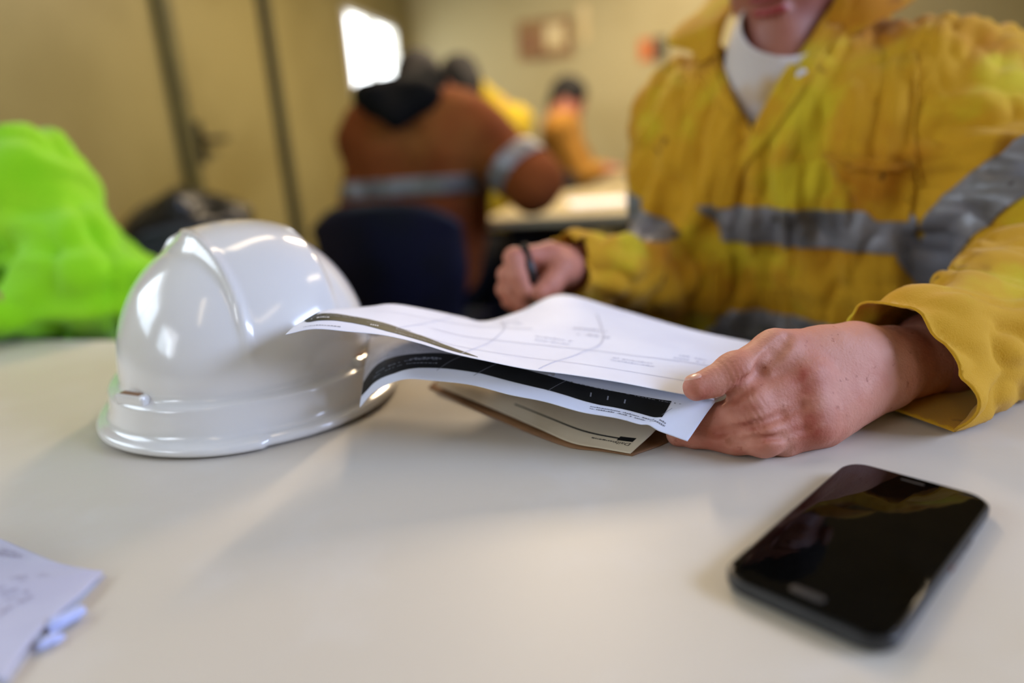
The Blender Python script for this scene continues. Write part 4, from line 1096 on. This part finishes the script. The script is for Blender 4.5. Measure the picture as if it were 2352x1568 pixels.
    loc_ = np.stack([lx, ly, lz], 1)
    D += (1 - larm) * (1 - rarm) * (-ridge(loc_ * [30, 14, 5.5] + 3) * .007 - ridge(loc_ * [44, 20, 13] + 9, .25) * .0035 + fbm(loc_ * [20, 20, 9], 2) * .008)
    b1 = uv(np.cross(al, CAM - Ls)); b2 = np.cross(al, b1); L1 = np.stack([(V - Ls) @ al, (V - Ls) @ b1, (V - Ls) @ b2], 1)
    L1[:, 0] += L1[:, 1] * .8
    D += larm * sstep(.0, .3, np.where(dl1 < dl2, tl1, 1)) * np.where(dl1 < dl2, -ridge(L1 * [20, 11, 11] + 5) * .008 - ridge(L1 * [40, 16, 16] + 2, .25) * .003, -ridge(L1[:, [1, 0, 2]] * [13, 22, 13] + 1) * .008 - ridge(V * [18, 30, 34], .22) * .0035)
    D += rarm * (-ridge(V * [26, 20, 14] + 4) * .010)
    V = V + N * D[:, None]
    V[:, 2] = np.maximum(V[:, 2], np.where(dl2 < .14, TZ + .0035, -9))
    bm = bmesh.new(); vv = [bm.verts.new(v) for v in V]; bm.verts.index_update()
    for qd in Q: bm.faces.new([vv[i] for i in qd])
    bm.normal_update()
    def cut(bm, co, no, region, drop=True):
        fs = [x for x in bm.faces if region(np.array(x.calc_center_median()))]
        g = list({e for x in fs for e in x.edges}) + list({v for x in fs for v in x.verts}) + fs
        bmesh.ops.bisect_plane(bm, geom=g, plane_co=Vector(co), plane_no=Vector(no))
        if drop:
            n_ = np.array(no); c_ = np.array(co)
            dead = [x for x in bm.faces if region(np.array(x.calc_center_median())) and (np.array(x.calc_center_median()) - c_) @ n_ > 0]
            bmesh.ops.delete(bm, geom=dead, context='FACES')
    # cuffs
    P1, P2, P3 = W(1996, 735, .500), T(2212, 998, .004), T(2062, 938, .006)
    n1 = np.cross(P2 - P1, P3 - P1); n1 = uv(n1); n1 = n1 if n1 @ (Lw - Le) > 0 else -n1
    near = lambda c, r: (lambda p: np.linalg.norm(p - c) < r)
    cut(bm, P1 * .34 + P2 * .33 + P3 * .33, n1, near(W(2060, 850, .49), .105))
    cut(bm, W(1308, 612, .80), uv(Rw - Re), near(W(1290, 612, .795), .08))
    # neck opening: a V between two planes through its foot
    A0 = W(1738, 300, .835); LB = W(1640, 118, .86); RB = W(1895, 40, .80)
    fd = uv(CAM - A0) * .35 + FB * .65
    nl = uv(np.cross(LB - A0, fd)); nr_ = uv(np.cross(RB - A0, fd))
    inside = W(1770, 150, .84); nl = nl if nl @ (inside - A0) > 0 else -nl; nr_ = nr_ if nr_ @ (inside - A0) > 0 else -nr_
    front = lambda p: (p - nb) @ FB > -.02 and np.linalg.norm(p - (A0 + RB) / 2) < .3
    cut(bm, A0, nl, front, drop=False); cut(bm, A0, nr_, front, drop=False)
    dead = [x for x in bm.faces if (lambda p: (p - A0) @ nl > 0 and (p - A0) @ nr_ > 0 and (p - nb) @ FB > -.02 and np.linalg.norm(p - A0) < .5)(np.array(x.calc_center_median()))]
    # collar hole round the neck
    bmesh.ops.delete(bm, geom=dead, context='FACES')
    top = [x for x in bm.faces if (np.array(x.calc_center_median()) - nb) @ uv(hd - nb) > .075 and np.linalg.norm(np.array(x.calc_center_median()) - nb) < .16]
    bmesh.ops.delete(bm, geom=top, context='FACES')
    bmesh.ops.delete(bm, geom=[v for v in bm.verts if not v.link_faces], context='VERTS')
    from mathutils.bvhtree import BVHTree
    bvh = BVHTree.FromBMesh(bm)
    src = bm.copy()
    bmesh.ops.translate(bm, verts=bm.verts, vec=-Vector(rw))
    me = bpy.data.meshes.new('shirt'); bm.to_mesh(me); bm.free(); me.polygons.foreach_set('use_smooth', [True] * len(me.polygons)); me.materials.append(MT['yellow'])
    shirt = solid(link('shirt', me, root), .0018)
    # ---------------- reflective tape
    def band(name, region, co0, co1, n, lift=.0016, m='tape'):
        b = src.copy(); bmesh.ops.delete(b, geom=[x for x in b.faces if not region(np.array(x.calc_center_median()))], context='FACES')
        for co, s in ((co0, 1), (co1, -1)):
            bmesh.ops.bisect_plane(b, geom=b.verts[:] + b.edges[:] + b.faces[:], plane_co=Vector(co), plane_no=Vector(n) * s, clear_inner=True)
        b.normal_update()
        for v in b.verts: v.co += v.normal * lift
        bmesh.ops.translate(b, verts=b.verts, vec=-Vector(rw))
        me = bpy.data.meshes.new(name); b.to_mesh(me); b.free(); me.polygons.foreach_set('use_smooth', [True] * len(me.polygons)); me.materials.append(MT[m])
        return solid(link(name, me, shirt), .0012, 1)
    def on_larm(p): a, b = segd(p[None], Ls, Le)[0][0], segd(p[None], Le, ce)[0][0]; return a < .125 and ((p - Ls) @ al) > .07 and b > .085
    def off_torso(p): return segd(p[None], Ls, Le)[0][0] < .096 and ((p - Ls) @ al) > .05
    def on_rarm(p): return segd(p[None], Rs, Re)[0][0] < .088 and ((p - Rs) @ ar) > .10 or segd(p[None], Re, Rw)[0][0] < .075
    t0_, t1_ = W(1755, 472, .835), W(1755, 572, .825); tn = uv(UP + FB * .10 + ax * .045)
    band('reflective_band', lambda p: abs(p[2] - t0_[2]) < .14 and not off_torso(p) and segd(p[None], Le, ce)[0][0] > .13 and not on_rarm(p), t1_, t0_, tn)
    t2_ = W(1660, 736, .87); band('reflective_band', lambda p: abs(p[2] - t2_[2]) < .14 and not on_rarm(p) and segd(p[None], Le, ce)[0][0] > .13 and not off_torso(p), t2_ - UP * .05, t2_, tn)
    band('reflective_band', on_larm, Ls + al * .150, Ls + al * .203, uv(al + UP * .12))
    a0 = W(1500, 478, .93); ra = uv(Re - Rs)
    band('reflective_band', lambda p: segd(p[None], Rs, Re)[0][0] < .095 and ((p - Rs) @ ar) > .05 and (p - Rs) @ ax < .055, a0, W(1500, 560, .93), uv(-UP - ax * .55))
    src.free()
    # ---------------- pieces laid on the shirt
    def hit(x, y, lift=.002):
        d = Vector(W(x, y, 1) - CAM).normalized(); loc, nor, i, dist = bvh.ray_cast(Vector(CAM) + d * .3, d)
        if loc is None: return W(x, y, .84)
        n = np.array(nor); n = n if n @ np.array(d) < 0 else -n
        return np.array(loc) + n * lift
    def ribbon(name, L, R, m, parent, lift=.0025, n=50, k=5, th=.0018, smooth=4):
        tL = crom([(*p, 0) for p in L], np.linspace(0, 1, n)); tR = crom([(*p, 0) for p in R], np.linspace(0, 1, n))
        G = np.array([[hit(*(tL[i, :2] * (1 - j / k) + tR[i, :2] * j / k), lift) for j in range(k + 1)] for i in range(n)])
        for _ in range(smooth):
            G[1:-1] = G[1:-1] * .5 + (G[:-2] + G[2:]) * .25
        vs = G.reshape(-1, 3); fs = [(i * (k + 1) + j, (i + 1) * (k + 1) + j, (i + 1) * (k + 1) + j + 1, i * (k + 1) + j + 1) for i in range(n - 1) for j in range(k)]
        return solid(mesh(name, vs, fs, m, parent), th, 0)
    pl = ribbon('placket', [(1934, 62), (1860, 182), (1782, 304), (1712, 388), (1684, 478)], [(1894, 60), (1820, 178), (1742, 302), (1668, 372), (1640, 478)], MT['yellow'], shirt, lift=.0035)
    ribbon('placket', [(1684, 582), (1680, 640), (1676, 720)], [(1636, 582), (1632, 640), (1630, 720)], MT['yellow'], shirt, lift=.0035, n=20)
    ribbon('tape_seam', [(1806, 478), (1806, 568)], [(1811, 478), (1811, 568)], MT['tape'], shirt, lift=.0042, k=2, n=12, th=.002)
    ribbon('lapel_edge', [(1598, 135), (1625, 200), (1668, 255), (1738, 312)], [(1640, 128), (1660, 190), (1695, 245), (1742, 296)], MT['yellow'], shirt, lift=.0035)
    pk = ribbon('chest_pocket', [(1905, 352), (1925, 405), (1962, 455), (2010, 506)], [(2100, 372), (2104, 420), (2102, 465), (2092, 508)], MT['yellow'], shirt, lift=.004, k=12, smooth=3)
    ribbon('pocket_hem', [(1903, 348), (1960, 372), (2035, 382), (2100, 368)], [(1905, 358), (1960, 383), (2035, 393), (2101, 379)], MT['yellow'], shirt, lift=.0085, k=2, th=.003, smooth=2)
    ribbon('armhole_seam', [(2095, 120), (2098, 220), (2092, 320), (2112, 430)], [(2106, 120), (2109, 220), (2103, 320), (2123, 430)], MT['yellow'], shirt, lift=.002, k=2, th=.003, smooth=3)
    def button(x, y, r=.0062):
        c = hit(x, y, .0055); n = uv(CAM - c) * .5 + FB * .5
        return tube('shirt_button', [c - n * .0012, c + n * .0004, c + n * .0014], [r, r, r * .85], MT['button'], shirt, n=18)
    button(1840, 178)
    # collar: two wings standing off the neck and falling outwards
    def wing(name, rows, th=.0026):
        S = Sheet([[W(*p) for p in r] for r in rows]); U, Vv = np.linspace(0, 1, 30), np.linspace(0, 1, 14)
        A_, B_ = np.meshgrid(U, Vv, indexing='ij'); P = S.at(A_.ravel(), B_.ravel()); nv = len(Vv)
        P = P + np.outer(fbm(P * 26, 2) * .004, FB)
        fs = [(i * nv + j, (i + 1) * nv + j, (i + 1) * nv + j + 1, i * nv + j + 1) for i in range(len(U) - 1) for j in range(nv - 1)]
        return solid(mesh(name, P, fs, MT['yellow'], shirt), th, 0)
    wing('collar_wing', [                                     # on his right (left in the picture)
        [(1612, 150, .875), (1585, 118, .895), (1534, 100, .925), (1560, 60, .950), (1610, 20, .975), (1650, -30, .99)],
        [(1628, 140, .872), (1610, 100, .885), (1580, 78, .905), (1600, 40, .930), (1640, 0, .955), (1680, -40, .97)],
        [(1642, 130, .868), (1640, 85, .870), (1648, 50, .880), (1670, 10, .905), (1690, -25, .93), (1715, -60, .945)],
        [(1652, 140, .870), (1655, 95, .872), (1668, 50, .880), (1688, 10, .895), (1705, -25, .915), (1725, -60, .93)]])
    wing('collar_wing', [                                     # on his left
        [(1905, 96, .790), (1960, 82, .775), (2010, 52, .765), (2090, 8, .770), (2130, -40, .80), (2120, -90, .85)],
        [(1908, 70, .793), (1955, 45, .778), (2000, 10, .770), (2070, -30, .778), (2100, -70, .80), (2090, -110, .85)],
        [(1915, 40, .797), (1950, 5, .785), (1990, -30, .780), (2040, -65, .79), (2060, -100, .815), (2050, -130, .86)],
        [(1918, 60, .805), (1940, 0, .800), (1960, -40, .80), (1990, -75, .81), (2005, -110, .83), (2000, -140, .87)]])
    wing('collar_stand', [
        [(1600, 150, .89), (1640, 40, .93), (1700, -60, .98), (1850, -110, 1.0), (1990, -110, .92), (1990, -20, .84), (1925, 70, .80)],
        [(1640, 120, .88), (1672, 20, .91), (1720, -90, .96), (1850, -140, .98), (1960, -140, .91), (1955, -50, .83), (1912, 50, .80)]])
    # cuff hems
    def hem(c, n, rad, name):
        pass
    # trousers, boots
    f = Field(*bounds([hip, hip + FB * .5, hip + ax * .25, hip - ax * .25, hip * [1, 1, 0]], .14), .013); f.cap(hip - ax * .08, hip + ax * .08, .13, k=.05); legs(f, hip, FB * .6 - UP * 0 + uv(t3) * .4, ax, thigh=.42)
    build('trousers', f, MT['navy'], root); shoes(root, hip, uv(FB * .6 + uv(t3) * .4), ax, thigh=.42)
    h_ = rmc(hip); chair('navy plastic chair under the person in the stained yellow shirt', h_[0], h_[1] - .03, facing(FB))
main_worker()
